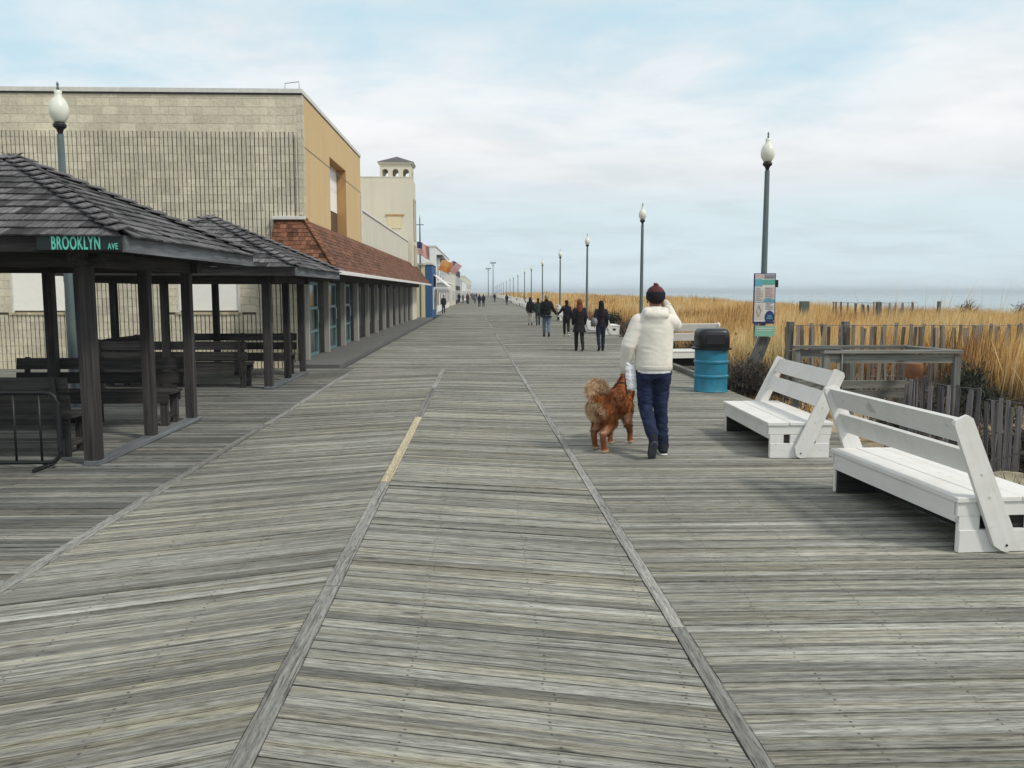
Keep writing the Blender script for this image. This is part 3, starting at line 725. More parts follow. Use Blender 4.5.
# ------------------------------------------------------------------ arcade with red shingle mansard
ao = (-3.9, 36, 0); ar = thing('arcade', ao, 'long arcade with a red brown shingle roof, white gutter and pale columns', 'arcade')
EX, EY0, EY1, EZ, TZ = -3.27, 19.22, 53.5, 2.13, 3.32; TX, TY0, TY1 = XW + .02, YB - .05, 52.5; LX = -4.82
random.seed(31)
m = MB(ao)
A, B, C_, D_ = (EX, EY0, EZ), (EX, EY1, EZ), (TX, TY1, TZ), (TX, TY0, TZ)
m.poly([A, B, C_, D_]); m.poly([(LX, EY0, EZ), A, D_, (LX, TY0, TZ)]); m.poly([B, (LX, EY1, EZ), (LX, TY1, TZ), C_]); m.poly([(LX, EY0, EZ), (LX, TY0, TZ), (LX, TY0, EZ)])
m.poly([A, (LX, EY0, EZ), (LX, EY1, EZ), B])
rf = m.build('roof', 'redroof', ar)
m = MB(ao); sl = Vector((TX - EX, 0, TZ - EZ)); Ls = sl.length; yr0 = TY0 - EY0; yr1 = EY1 - TY1; e = .125; rows = int(Ls / e)
wv = lambda: None
shingles(m, Vector(A) - Vector((0, 0, 0)), (0, 1, 0), sl / Ls, EY1 - EY0, lambda q: (yr0 * max(0, q) / Ls, (EY1 - EY0) - yr1 * max(0, q) / Ls), rows, e, .11, .21, .018)
s2 = Vector((0, TY0 - EY0, TZ - EZ)); L2 = s2.length
shingles(m, (LX, EY0, EZ), (1, 0, 0), s2 / L2, EX - LX, lambda q: (0, (EX - LX) - (EX - TX) * max(0, q) / L2), int(L2 / e), e, .09, .17, .02)
m.build('shingles', 'redroof', rf)
m = MB(ao); a, b_ = Vector(A), Vector(D_); d = (b_ - a).normalized(); c = 0
while c < (b_ - a).length - .05:
    m.beam(a + d * c + Vector((.02, -.02, .03)), a + d * (c + .2) + Vector((.02, -.02, .008)), .12, .02, (1, -1, 1)); c += .14
m.build('hip_caps', 'redroof', rf)
m = MB(ao); m.b2(LX - .03, XW + .06, TY0 - .12, TY0 + .03, TZ - .01, TZ + .07, 0); m.build('top_flashing', 'coping', rf, bevel=.01)
m = MB(ao); m.b2(EX - .0, EX + .06, EY0 - .05, EY1 + .02, EZ - .085, EZ + .005, 1); m.b2(LX, EX - .002, EY0 - .05, EY0 + .01, EZ - .085, EZ + .005, 0); m.build('gutter', 'white', ar, bevel=.008)
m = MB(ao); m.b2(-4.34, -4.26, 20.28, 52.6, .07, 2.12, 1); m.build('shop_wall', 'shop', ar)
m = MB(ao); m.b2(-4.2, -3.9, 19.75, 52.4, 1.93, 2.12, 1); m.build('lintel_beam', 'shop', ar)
for k in range(13):
    y = 19.92 + 2.6 * k; w = .10 if k != 3 else .28
    m = MB(ao); m.b2(-4.17, -4.03, y - w / 2, y + w / 2, .07, 1.93, 2); m.build('column', 'column', ar, bevel=.01)
for k, (a, c) in enumerate(((20.75, 21.85), (23.3, 24.5), (26.1, 27.1))):
    m = MB(ao); m.b2(-4.262, -4.235, a, c, .08, 1.9); dr = m.build('door', 'glass', ar)
    m = MB(ao)
    for q in (a, c - .08): m.b2(-4.234, -4.19, q, q + .08, .08, 1.9, 2)
    for z in (.08, .65, 1.22, 1.82): m.b2(-4.234, -4.192, a + .081, c - .081, z, z + .07, 1)
    m.build('door_frame', 'teal', dr)
    m = MB(ao); m.tube([(-4.16, c - .16, .9), (-4.16, c - .16, 1.2)], .012, 6); m.b2(-4.19, -4.15, c - .165, c - .155, .9, .91); m.b2(-4.19, -4.15, c - .165, c - .155, 1.19, 1.2); m.build('door_handle', 'coping', dr)
for k in range(3, 12):
    y = 19.92 + 2.6 * k + .5
    m = MB(ao); m.b2(-4.262, -4.245, y, y + 1.6, .5, 1.8); m.build('shop_window', 'glass', ar)

# ------------------------------------------------------------------ low wall behind the mansard, tower building
o = (-4.2, 29.6, -.1); t = thing('low_building', o, 'low plain beige building above the red arcade roof between the tan wall and the tower', 'building')
m = MB(o); m.b2(-15, -4.2, 29.55, 48.5, 2.56, 4.45, 1); m.b2(-15, -4.36, 29.55, 48.5, -.1, 2.555, 1); m.build('wall', 'beige', t)
m = MB(o); m.b2(-4.4, -4.16, 29.55, 48.5, 4.452, 4.52, 1); m.build('coping', 'white', t)
o = (-3.98, 48.6, -.1); t = thing('tower_building', o, 'tall cream building crowned by a small open belvedere with arches', 'building')
m = MB(o); m.b2(-14, -3.98, 48.62, 51.4, -.1, 8.0, 2); m.build('wall', 'cream', t)
m = MB(o); m.b2(-14, -3.96, 48.6, 48.8, 8.002, 8.06); m.build('coping', 'beige', t)
m = MB(o); m.b2(-5.35, -4.55, 48.59, 48.615, 5.2, 5.9); m.build('patch_panel', 'yellow', t)
m = MB(o); m.b2(-5.45, -4.4, 48.55, 48.61, 5.91, 5.98); m.build('ledge', 'tan2', t)
for k, (a, c, z0, z1) in enumerate(((49.9, 50.7, 4.6, 6.9), (49.9, 50.7, 3.2, 4.3))):
    m = MB(o); m.b2(-3.985, -3.95, a, c, z0, z1); w = m.build('window', 'window', t)
    m = MB(o); m.b2(-3.948, -3.90, a - .08, a - .002, z0, z1); m.b2(-3.948, -3.90, c + .002, c + .08, z0, z1); m.b2(-3.948, -3.9, a - .08, c + .08, z1, z1 + .1); m.build('frame', 'cream', w)
def arches(m, P, u, nrm, W, z0, z1, n, th):
    P, u, nrm = Vector(P), Vector(u), Vector(nrm); bw = W / n; rad = bw * .29; zs = z0 + (z1 - z0) * .42
    F = lambda s_, z, d: P + u * s_ + Vector((0, 0, z)) + nrm * d
    for k in range(n):
        c = (k + .5) * bw; s0, s1 = k * bw, (k + 1) * bw
        for a, b_ in ((s0, c - rad), (c + rad, s1)): m.hexa([F(a, z0, 0), F(b_, z0, 0), F(b_, z0, th), F(a, z0, th), F(a, z1, 0), F(b_, z1, 0), F(b_, z1, th), F(a, z1, th)], 2, .5)
        pts = [(c - rad * math.cos(math.pi * j / 10), zs + rad * math.sin(math.pi * j / 10)) for j in range(11)]
        for (xa, z_a), (xb, z_b) in zip(pts[:-1], pts[1:]):
            m.hexa([F(xa, z_a, 0), F(xb, z_b, 0), F(xb, z_b, th), F(xa, z_a, th), F(xa, z1, 0), F(xb, z1, 0), F(xb, z1, th), F(xa, z1, th)], 2, .5)
bx0, bx1, by0, by1 = -5.74, -4.0, 48.75, 50.5
m = MB(o); arches(m, (bx0, by0, 0), (1, 0, 0), (0, 1, 0), bx1 - bx0, 8.0, 8.78, 3, .14); arches(m, (bx0, by1, 0), (1, 0, 0), (0, -1, 0), bx1 - bx0, 8.0, 8.78, 3, .14)
arches(m, (bx0, by0 + .141, 0), (0, 1, 0), (1, 0, 0), by1 - by0 - .282, 8.0, 8.78, 3, .14); arches(m, (bx1, by0 + .141, 0), (0, 1, 0), (-1, 0, 0), by1 - by0 - .282, 8.0, 8.78, 3, .14)
bv = m.build('belvedere', 'cream', t)
m = MB(o); cx, cyy = (bx0 + bx1) / 2, (by0 + by1) / 2
m.b2(bx0 - .1, bx1 + .1, by0 - .1, by1 + .1, 8.782, 8.87); m.build('cornice', 'beige', bv)
m = MB(o); q = [(bx0 - .14, by0 - .14, 8.872), (bx1 + .14, by0 - .14, 8.872), (bx1 + .14, by1 + .14, 8.872), (bx0 - .14, by1 + .14, 8.872)]
for k in range(4): m.poly([q[k], q[(k + 1) % 4], (cx, cyy, 9.30)])
m.poly(q[::-1]); m.build('hip_roof', 'shingle', bv)

# ------------------------------------------------------------------ small shops beyond
def shop(x0, x1, y0, y1, z1, mat, label, nwin=3, floors=1, roof='coping', name='shop_building'):
    o = (x1, y0, -.1); t = thing(name, o, label, 'building')
    m = MB(o); m.b2(x0, x1, y0, y1, -.1, z1, 2, .5); m.build('wall', mat, t)
    m = MB(o); m.b2(x0 - .05, x1 + .06, y0 - .06, y1 + .05, z1 + .002, z1 + .12); m.build('parapet', roof, t)
    for fl in range(floors):
        zb = .5 + fl * 2.1
        for k in range(nwin):
            a = y0 + (y1 - y0) * (k + .2) / nwin; c = y0 + (y1 - y0) * (k + .8) / nwin
            m = MB(o); m.b2(x1 + .003, x1 + .03, a, c, zb, min(zb + 1.3, z1 - .2)); w = m.build('window', 'window', t)
            m = MB(o); m.b2(x1 + .001, x1 + .07, a - .06, a - .003, zb, min(zb + 1.3, z1 - .2)); m.b2(x1 + .001, x1 + .07, c + .003, c + .06, zb, min(zb + 1.3, z1 - .2)); m.b2(x1 + .001, x1 + .07, a - .06, c + .06, min(zb + 1.3, z1 - .2) + .001, min(zb + 1.3, z1 - .2) + .07); m.build('frame', 'white', w)
    return t, o
shop(-9, -3.72, 55, 58.5, 3.35, 'yellow', 'small pale yellow building just past the arcade', 1)
t, o = shop(-3.70, -3.28, 55.2, 60, 3.40, 'blue', 'narrow bright blue shop front beside the pale yellow building', 1)
t, o = shop(-14, -3.95, 72, 100, 5.4, 'whitewall', 'tall white building with upper balconies beyond the blue shop front', 6, 2)
for k in range(5):
    m = MB(o); y = 73 + k * 5; m.b2(-3.945, -3.3, y, y + 4.6, 2.45, 2.6); bl = m.build('balcony', 'whitewall', t)
    m = MB(o); m.b2(-3.34, -3.3, y, y + 4.6, 3.2, 3.26)
    for j in range(12): m.b2(-3.335, -3.305, y + .1 + j * .39, y + .14 + j * .39, 2.6, 3.2)
    m.build('railing', 'white', bl)
    m = MB(o); m.b2(-3.93, -3.45, y + .2, y + 4.2, 4.6 - k * .1, 4.8 - k * .1); m.build('shade_canopy', 'darkmetal', t)
t = thing('awning', (-3.1, 57, 0), 'white sloping awning held up by a thin white post in front of the blue shop', 'awning')
ao_ = (-3.1, 57, 0); m = MB(ao_)
m.hexa([(-3.27, 57, 2.75), (-2.35, 57, 2.0), (-2.35, 63, 2.0), (-3.27, 63, 2.75), (-3.27, 57, 2.81), (-2.35, 57, 2.06), (-2.35, 63, 2.06), (-3.27, 63, 2.81)], 0); m.b2(-4.4, -2.33, 56.9, 63, 1.86, 1.98); m.build('canopy', 'white', t)
for y in (57.1, 62.8):
    m = MB(ao_); m.b2(-3.45, -3.36, y - .05, y + .05, 0, 1.85); m.build('post', 'white', t)
random.seed(41)
for (y0, y1, z1, x1, mt, lb) in ((106, 122, 4.0, -3.9, 'beige', 'low beige shop beyond the white balconied building'), (123, 150, 5.0, -4.0, 'shop', 'dark two storey shop far along the left side'), (152, 190, 3.6, -3.7, 'whitewall', 'far low white shop before the last buildings'), (194, 300, 5.2, -4.2, 'beige', 'farthest pale building at the end of the left row')):
    shop(-14, x1, y0, y1, z1, mt, lb, 4, 2 if z1 > 4.5 else 1)

# flags
def flag_mat(kind):
    t = NT('flag_' + kind); s = t.sep(t.attr('uvw'))
    if kind == 'us':
        st_ = t.ramp(t.math('FRACT', t.math('MULTIPLY', s[1], 6.5)), [(0, (.50, .05, .06)), (.5, (.72, .70, .68))], 'CONSTANT')
        can = t.math('MULTIPLY', t.math('LESS_THAN', s[0], .42), t.math('GREATER_THAN', s[1], .46))
        v = t.n('ShaderNodeTexVoronoi'); t.l(t.map(t.attr('uvw'), (14, 10, 1)), v.inputs[0])
        blue = t.mix(t.ramp(v.outputs['Distance'], [(.12, 1), (.2, 0)]), (.02, .03, .12), (.7, .7, .7))
        return t.fin(t.mix(can, st_, blue), .8)
    return t.fin(t.mix(t.ramp(s[1], [(.42, 0), (.58, 1)]), (.75, .28, .06), (.80, .42, .16)), .8)
M['flag_us'], M['flag_or'] = flag_mat('us'), flag_mat('or')
def flag(label, base, tip, w, h, mat, droop=.25, dirx=1):
    t = thing('flag', base, label, 'flag'); a, b_ = Vector(base), Vector(tip)
    m = MB(base); m.tube([a, b_], [.035, .02], 8); m.build('flagpole', 'coping', t, 'auto')
    m = MB(base); N, Q = 14, 8; d = (a - b_).normalized()
    def P(i, j):
        u, v = i / N, j / Q
        return b_ + d * (.05 + (1 - v) * h) + Vector((dirx * u * w, .09 * math.sin(u * 9 + v * 2) * u, -droop * u * u * w + .04 * math.sin(u * 7)))
    for i in range(N):
        for j in range(Q):
            m.poly([P(i, j), P(i + 1, j), P(i + 1, j + 1), P(i, j + 1)], [(i / N, j / Q, 0), ((i + 1) / N, j / Q, 0), ((i + 1) / N, (j + 1) / Q, 0), (i / N, (j + 1) / Q, 0)])
    o = m.build('cloth', mat, t, True); md = o.modifiers.new('s', 'SOLIDIFY'); md.thickness = .01
flag('striped flag with a dark blue corner on the pole nearest the tower building', (-4.45, 60, 3.0), (-4.35, 60, 5.75), 0, 0, 'flag_us')if 0 else None
def vflag(label, pole, ztop, attach_z, w, h, mat, droop, z0=0):
    flag(label, (pole[0], pole[1], z0), (pole[0], pole[1], ztop), w, h, mat, droop)
vflag('stars and stripes flag nearest the tower building, flying left of the white gable', (-4.18, 54.6, 0), 4.85, 0, .80, .80, 'flag_us', .45)
flag('orange flag on a slanting pole between the two striped flags', (-3.9, 71.5, 3.1), (-3.35, 71, 4.3), .95, 1.0, 'flag_or', .25)
flag('stars and stripes flag to the right of the orange flag, farthest out over the boardwalk', (-3.9, 74.5, 2.8), (-2.62, 74, 4.3), .85, .95, 'flag_us', .5)
t = thing('tall_mast', (-4.0, 55.0, 0), 'bare grey roof mast left of the first striped flag', 'mast'); m = MB(); m.lathe((0, 0, 0), [(.05, 0), (.05, 5), (.03, 6.3), (.01, 6.5)], 8); m.build('pole', 'pole', t)
m = MB(); m.box((0, 0, 5.9), (.5, .04, .05)); m.build('crossarm', 'pole', t)
def floodlight(x, y, h, lab):
    t = thing('floodlight_mast', (x, y, 0), lab, 'light mast', 'tall twin light masts far down the boardwalk')
    m = MB(); m.lathe((0, 0, 0), [(.16, 0), (.1, h)], 8); m.build('pole', 'pole', t)
    m = MB(); m.box((0, 0, h), (1.5, .1, .12)); m.box((0, 0, h - .6), (.9, .1, .1)); m.build('crossarm', 'pole', t)
    for x_ in (-.65, 0, .65):
        m = MB(); m.box((x_, -.1, h + .2), (.42, .3, .42)); m.build('lamp_head', 'darkmetal', t, bevel=.03)
floodlight(3.2, 270, 10.6, 'taller far light mast with lamp heads, right of its twin'); floodlight(1.8, 290, 9.3, 'shorter far light mast with lamp heads, left of its twin')
# ------------------------------------------------------------------ dune fences, railing, post, stones
def picket_fence(pts, label, h, mat, spacing=.1, posts=(), seed=1, lean=.05, wire_z=(.25, .6, .95), zoff=0, zb=None, pw=.045):
    random.seed(seed); o = pts[0]; t = thing('sand_fence', (o[0], o[1], 0), label, 'sand fence', 'slatted sand fences in the dunes')
    m = MB((o[0], o[1], 0)); segs = []
    for a, b_ in zip(pts[:-1], pts[1:]):
        L = math.hypot(b_[0] - a[0], b_[1] - a[1]); n = int(L / spacing); ang = math.atan2(b_[1] - a[1], b_[0] - a[0])
        for k in range(n):
            f = k / n; x, y = a[0] + (b_[0] - a[0]) * f, a[1] + (b_[1] - a[1]) * f; z = (duneh(x, y) if zb is None else zb) + zoff - .06
            hh = h + random.uniform(-.05, .05); l1 = random.gauss(0, lean) ; l2 = random.gauss(0, lean * .6)
            if random.random() < .04: continue
            w = pw * random.uniform(.85, 1.12)
            rot = Matrix.Rotation(ang, 3, 'Z') @ Matrix.Rotation(l1, 3, 'Y') @ Matrix.Rotation(l2, 3, 'X')
            m.box(Vector((x, y, z)) + rot @ Vector((0, 0, hh / 2)), (w, .011, hh), rot, 2)
        segs.append((a, b_))
    m.build('pickets', mat, t)
    for wz in wire_z:
        m = MB((o[0], o[1], 0)); P = []
        for a, b_ in segs:
            for k in range(13):
                f = k / 12; x, y = a[0] + (b_[0] - a[0]) * f, a[1] + (b_[1] - a[1]) * f; P.append((x, y, (duneh(x, y) if zb is None else zb) + zoff + wz * h + .004 * math.sin(k * 1.7)))
        m.tube(P, .006, 5); m.build('wire', 'wire', t)
    for x, y, ph in posts:
        m = MB((o[0], o[1], 0)); z = duneh(x, y); m.box((x, y, z + ph / 2 - .1), (.10, .10, ph + .2), Matrix.Rotation(random.uniform(-.2, .2), 3, 'Z') @ Matrix.Rotation(random.uniform(-.04, .04), 3, 'Y'), 2); m.build('post', 'prop', t, bevel=.006)
    return t
picket_fence([(5.1, 14.0), (7.6, 13.95), (9.4, 14.0), (12.5, 14.2)], 'long slatted sand fence behind the wooden railing, dark posts at its left end', 1.22, 'picket', .082, [(5.12, 14.1, 1.42), (6.1, 14.12, 1.30)], 3, zb=-.06, pw=.056)
picket_fence([(4.75, 9.35), (4.8, 8.75), (4.98, 8.3)], 'short slatted sand fence beside the rusty post, behind the nearest bench', 1.0, 'picketd', .058, [(4.78, 9.3, .8)], 4, .05)
picket_fence([(5.0, 8.22), (5.06, 7.7)], 'sagging stretch of sand fence just beyond the backrest of the nearest bench', .90, 'picketd', .058, [], 8, .05)
picket_fence([(5.12, 7.58), (5.5, 6.9)], 'leaning end of the sand fence at the right edge of the photograph', .90, 'picketd', .06, [], 5, .10)
picket_fence([(9.9, 23.9), (10.9, 23.3), (12.2, 23.6)], 'distant sand fence showing above the grass against the sea', 1.25, 'picket', .12, [(11.2, 23.8, 1.26)], 6, .05, zb=.16)
m = MB((9.1, 23.9, 0)); m.box((9.1, 23.9, .64), (.22, .2, 1.5), None, 2)
tag(m.build('dune_marker', 'prop'), 'squat brown marker block poking out of the grass left of the distant fence', 'marker post')
for (x, y, h, lb) in ((11.4, 21, 1.42, 'lone grey post in the dune grass right of the distant fence'), (5.95, 18.4, 1.75, 'thin grey stake in the grass just left of the beach sign')):
    m = MB((x, y, 0)); m.box((x, y, h / 2), (.07, .07, h), Matrix.Rotation(.04, 3, 'X'), 2); tag(m.build('stake', 'prop'), lb, 'post')
# weathered railing
ro = (4.6, 9.9, 0); t = thing('wooden_railing', ro, 'weathered rectangular timber railing behind the two near benches', 'railing')
c = [(3.90, 9.52), (5.40, 9.50), (5.24, 10.32), (3.86, 10.32)]
for k, (a, b_) in enumerate(((0, 1), (1, 2), (3, 2), (0, 3))):
    if k == 3: continue
    A_, B_ = c[a], c[b_]; m = MB(ro); e = .05 if k in (0, 2) else -.05
    d = (Vector(B_) - Vector(A_)).normalized() * e
    m.beam((A_[0] - d.x, A_[1] - d.y, .975), (B_[0] + d.x, B_[1] + d.y, .975 + (.004 if k == 2 else 0)), .13, .035); m.build('top_rail', 'rail', t, bevel=.005)
    if k != 1:
        m = MB(ro); yy = .035 if k == 2 else -.035; m.beam((A_[0], A_[1] + yy * 0, .895), (B_[0], B_[1], .895), .035, .10); m.build('sub_rail', 'rail', t)
for (x, y) in c + [(4.55, 10.32)]:
    m = MB(ro); m.box((x, y, .32), (.075, .075, 1.24), None, 2); m.build('post', 'rail', t, bevel=.006)
m = MB(ro); m.tube([(3.72, 9.5, 1.0), (4.05, 9.5, 1.005), (4.06, 9.47, .98)], .018, 8); m.tube([(4.06, 9.47, .98), (4.06, 9.47, .3)], .014, 8); m.build('pipe', 'wire', t, True)
for z in (.52, .40):
    m = MB(ro); m.beam((3.84, 10.24, z), (5.2, 10.24, z), .035, .10); m.build('lower_rail', 'rail', t, bevel=.004)
m = MB((5.07, 9.8, 0)); m.lathe((5.07, 9.8, 0), [(.055, -.4), (.055, .6), (.062, .62), (.09, .64), (.10, .67), (.10, .78), (.088, .815), (.05, .835)], 24)
tag(m.build('rusty_post', 'terra', None, 'auto'), 'rusty orange post with a wide rounded cap under the corner of the timber railing', 'post')
def rock(x, y, z, r3, label, seed):
    m = MB((x, y, z)); m.ell((x, y, z), r3, 20)
    o = m.build('stone_slab', 'stone', None, True)
    for v in o.data.vertices: v.co += v.co.normalized() * .05 * noise.noise(v.co * 6 + Vector((seed, 0, 0)))
    tag(o, label, 'stone')
rock(4.92, 7.6, -.12, (.20, .26, .10), 'pale sandy stone on the ground right behind the nearest bench', 1)
m = MB((5.0, 7.7, 0)); m.beam((4.7, 7.85, -.02), (5.25, 7.2, .42), .018, .018)
tag(m.build('stick', 'rail'), 'thin pale stick leaning diagonally against the sagging sand fence', 'stick')

# ------------------------------------------------------------------ grass
def strands(name, X, Y, Zb, H, Wd, mat, lean=.22, curve=.25, seg=3, plume=0, wind=(.12, 0), gen=None):
    g = gen or rng; N = len(X); az = g.uniform(0, 2 * np.pi, N); fa = g.uniform(0, np.pi, N)
    le = np.abs(g.normal(0, lean, N)); cu = g.uniform(0, curve, N); r = g.uniform(0, 1, N)
    if mat == 'grass': r = np.clip(.46 + .75 * (r - .5) + .75 * patchy(X, Y, .45, 21), 0, 1)
    dx, dy = np.cos(az) * le + wind[0], np.sin(az) * le + wind[1]; wx, wy = np.cos(fa), np.sin(fa)
    V = np.zeros((N, 2 * seg + 1, 3)); Hn = np.zeros((N, 2 * seg + 1))
    for k in range(seg + 1):
        f = k / seg; b = f + cu * f * f
        cx, cy, cz = X + dx * H * b, Y + dy * H * b, Zb + H * (f - .25 * (le + cu * .5) * f * f)
        w = Wd * ((1 - .35 * f) if k < seg else 0)
        if plume: w = Wd * (.6 + plume * (f > .6)) * (k < seg)
        if k < seg:
            V[:, 2 * k] = np.stack([cx - wx * w / 2, cy - wy * w / 2, cz], 1); V[:, 2 * k + 1] = np.stack([cx + wx * w / 2, cy + wy * w / 2, cz], 1)
            Hn[:, 2 * k] = Hn[:, 2 * k + 1] = f
        else: V[:, 2 * k] = np.stack([cx, cy, cz], 1); Hn[:, 2 * k] = 1
    nv = 2 * seg + 1; base = (np.arange(N) * nv)[:, None]
    quads = [(2 * k, 2 * k + 1, 2 * k + 3, 2 * k + 2) for k in range(seg - 1)]; tri = (2 * seg - 2, 2 * seg - 1, 2 * seg)
    loops = np.concatenate([base + np.array(q)[None] for q in quads] + [base + np.array(tri)[None]], 1)
    per = [4] * (seg - 1) + [3]
    me = bpy.data.meshes.new(name); me.vertices.add(N * nv); me.vertices.foreach_set('co', (V * K).reshape(-1).astype(np.float32))
    me.loops.add(loops.size); me.loops.foreach_set('vertex_index', loops.reshape(-1).astype(np.int32))
    tot = np.tile(per, N); st_ = np.concatenate([[0], np.cumsum(tot)[:-1]])
    me.polygons.add(len(tot)); me.polygons.foreach_set('loop_start', st_.astype(np.int32)); me.polygons.foreach_set('loop_total', tot.astype(np.int32))
    me.update(calc_edges=True)
    a = me.attributes.new('uvw', 'FLOAT_VECTOR', 'POINT'); hv = np.zeros((N * nv, 3), np.float32); hv[:, 0] = Hn.reshape(-1); a.data.foreach_set('vector', hv.ravel())
    b_ = me.attributes.new('rnd', 'FLOAT', 'FACE'); b_.data.foreach_set('value', np.repeat(r, seg).astype(np.float32))
    me.materials.append(M[mat]); o = bpy.data.objects.new(name, me); COL.objects.link(o); return o
dh = np.vectorize(duneh)
def patchy(X, Y, s=.5, sh=0): return np.array([noise.noise(Vector((x * s, y * s * .6, sh))) for x, y in zip(X, Y)])
def scatter(n, x0, x1, y0, y1, thr=-2, s=.5, sh=0, cond=None):
    X, Y = rng.uniform(x0, x1, n), rng.uniform(y0, y1, n)
    if cond is not None: k = cond(X, Y); X, Y = X[k], Y[k]
    if thr > -1: k = patchy(X, Y, s, sh) > thr; X, Y = X[k], Y[k]
    return X, Y
def grass(name, n, x0, x1, y0, y1, h, w, label_mat='grass', thr=-2, hv=.25, s=.5, cond=None, lean=.2, **kw):
    X, Y = scatter(n, x0, x1, y0, y1, thr, s, 3.1, cond)
    H = h * (1 + hv * patchy(X, Y, .55, 9) + .30 * patchy(X, Y, .16, 4)) * rng.uniform(.6, 1.08, len(X))
    return strands(name, X, Y, dh(X, Y), H, w * rng.uniform(.7, 1.3, len(X)), label_mat, lean, **kw)
gl = []
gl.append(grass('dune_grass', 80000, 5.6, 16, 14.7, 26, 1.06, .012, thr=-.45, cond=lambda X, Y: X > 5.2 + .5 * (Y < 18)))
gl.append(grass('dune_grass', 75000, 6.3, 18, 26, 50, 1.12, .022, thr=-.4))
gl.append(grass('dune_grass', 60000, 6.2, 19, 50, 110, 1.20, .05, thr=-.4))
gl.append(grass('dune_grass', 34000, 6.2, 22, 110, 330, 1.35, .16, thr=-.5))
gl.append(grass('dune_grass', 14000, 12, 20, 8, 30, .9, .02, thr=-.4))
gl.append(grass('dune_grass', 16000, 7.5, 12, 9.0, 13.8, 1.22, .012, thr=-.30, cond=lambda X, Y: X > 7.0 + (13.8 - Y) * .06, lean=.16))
for g in gl[:5]: tag(g, kind='stuff')
for g, lb in zip(gl, ('golden dune grass behind the long sand fence', 'golden dune grass farther along the boardwalk', 'golden dune grass in the middle distance', 'far dune grass fading towards the horizon', 'dune grass towards the sea on the right', 'tall golden reeds at the right edge in front of the long sand fence')): tag(g, lb, 'grass', kind='stuff')
# taller feathery stalks on the skyline
sk = grass('reed_stalks', 900, 8.5, 15, 12, 20, 1.75, .009, thr=.18, s=.8, lean=.18, curve=.35); tag(sk, 'sparse tall feathery reeds against the sea on the right', 'reeds', kind='stuff')
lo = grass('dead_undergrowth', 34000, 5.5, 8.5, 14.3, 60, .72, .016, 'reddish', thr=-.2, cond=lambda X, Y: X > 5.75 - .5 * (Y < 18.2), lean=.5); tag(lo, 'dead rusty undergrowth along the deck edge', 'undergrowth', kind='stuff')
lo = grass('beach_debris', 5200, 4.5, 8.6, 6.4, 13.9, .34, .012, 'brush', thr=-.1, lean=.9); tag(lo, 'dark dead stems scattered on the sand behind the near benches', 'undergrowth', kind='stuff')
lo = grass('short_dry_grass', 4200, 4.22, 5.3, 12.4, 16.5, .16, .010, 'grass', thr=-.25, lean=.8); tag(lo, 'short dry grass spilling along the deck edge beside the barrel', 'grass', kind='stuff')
def shrub(loc, rad, h, n, mat, label, seed, w=.012, twig='brush'):
    g = np.random.default_rng(seed); x0, y0 = loc; N = n
    t = thing('shrub', (x0, y0, duneh(x0, y0)), label, 'shrub', 'dark shrubs at the edge of the dunes')
    cl = g.normal(0, 1, (14, 3)); cl /= np.linalg.norm(cl, axis=1)[:, None]; cl *= g.uniform(.35, .85, (14, 1)); cl[:, 2] = np.abs(cl[:, 2])
    i = g.integers(0, 14, N); P = cl[i] + g.normal(0, .2, (N, 3)); X, Y, Z = P[:, 0] * rad, P[:, 1] * rad, np.maximum(.02, P[:, 2] * h * .95)
    a = strands('foliage', X, Y, Z, g.uniform(.05, .13, N), np.full(N, w) * g.uniform(.8, 2.0, N), mat, 1.0, .6, 2, gen=g); a.parent = t
    n2 = 260; az = g.uniform(0, 6.28, n2); q = g.uniform(0, .35, n2)
    b_ = strands('stems', np.cos(az) * q * rad, np.sin(az) * q * rad, np.zeros(n2), g.uniform(.6, 1.1, n2) * h, np.full(n2, .012), twig, .55, .5, 3, gen=g); b_.parent = t
    return t
shrub((4.55, 15.0), .62, .80, 7000, 'brush', 'bare dark shrub between the blue barrel and the leaning timber of the sign', 1)
shrub((5.05, 15.3), .50, .62, 4500, 'brush', 'low dark shrub at the foot of the leaning timber', 2)
shrub((5.6, 14.8), .5, .75, 3000, 'reddish', 'rust coloured brush left of the dark fence post', 3)
shrub((6.55, 11.2), .5, .62, 6000, 'bush', 'dark evergreen bush right of the timber railing in front of the reeds', 4, .010)
shrub((5.7, 10.9), .5, .55, 3500, 'brush', 'low tangled brush under the right corner of the timber railing', 5)
shrub((5.6, 8.4), .5, .5, 3200, 'brush', 'low dark brush behind the sagging sand fence', 6)
for i, y in enumerate((20.5, 22.8, 25.5, 28, 31.5, 35, 39, 43)):
    shrub((5.85 + .25 * (i % 2), y), .75, .75, 3600, 'brush' if i % 3 else 'bush', ['dark low shrub on the dune edge right behind the crosswise white bench', 'dark shrub on the dune edge second beyond the crosswise white bench', 'dark shrub on the dune edge hidden mostly by the man in the hoodie', 'dark shrub left of the man in the hoodie at the dune edge', 'dark shrub behind the white bench right of the long haired woman', 'dark shrub above the half hidden white bench', 'small dark shrub on the dune edge behind the women', 'farthest dark shrub on the dune edge behind the couple'][i], 20 + i, .03)
for (x, y, h, lb) in ((12.1, 21.0, .75, 'dark twiggy bush on the skyline right of the lone post'), (14.2, 22.0, .7, 'small brown seed head bush on the skyline at the right')):
    tt = shrub((x, y), .3, h * .8, 320, 'brush', lb, int(x * 10), .02); tt.location.z = .85 * K

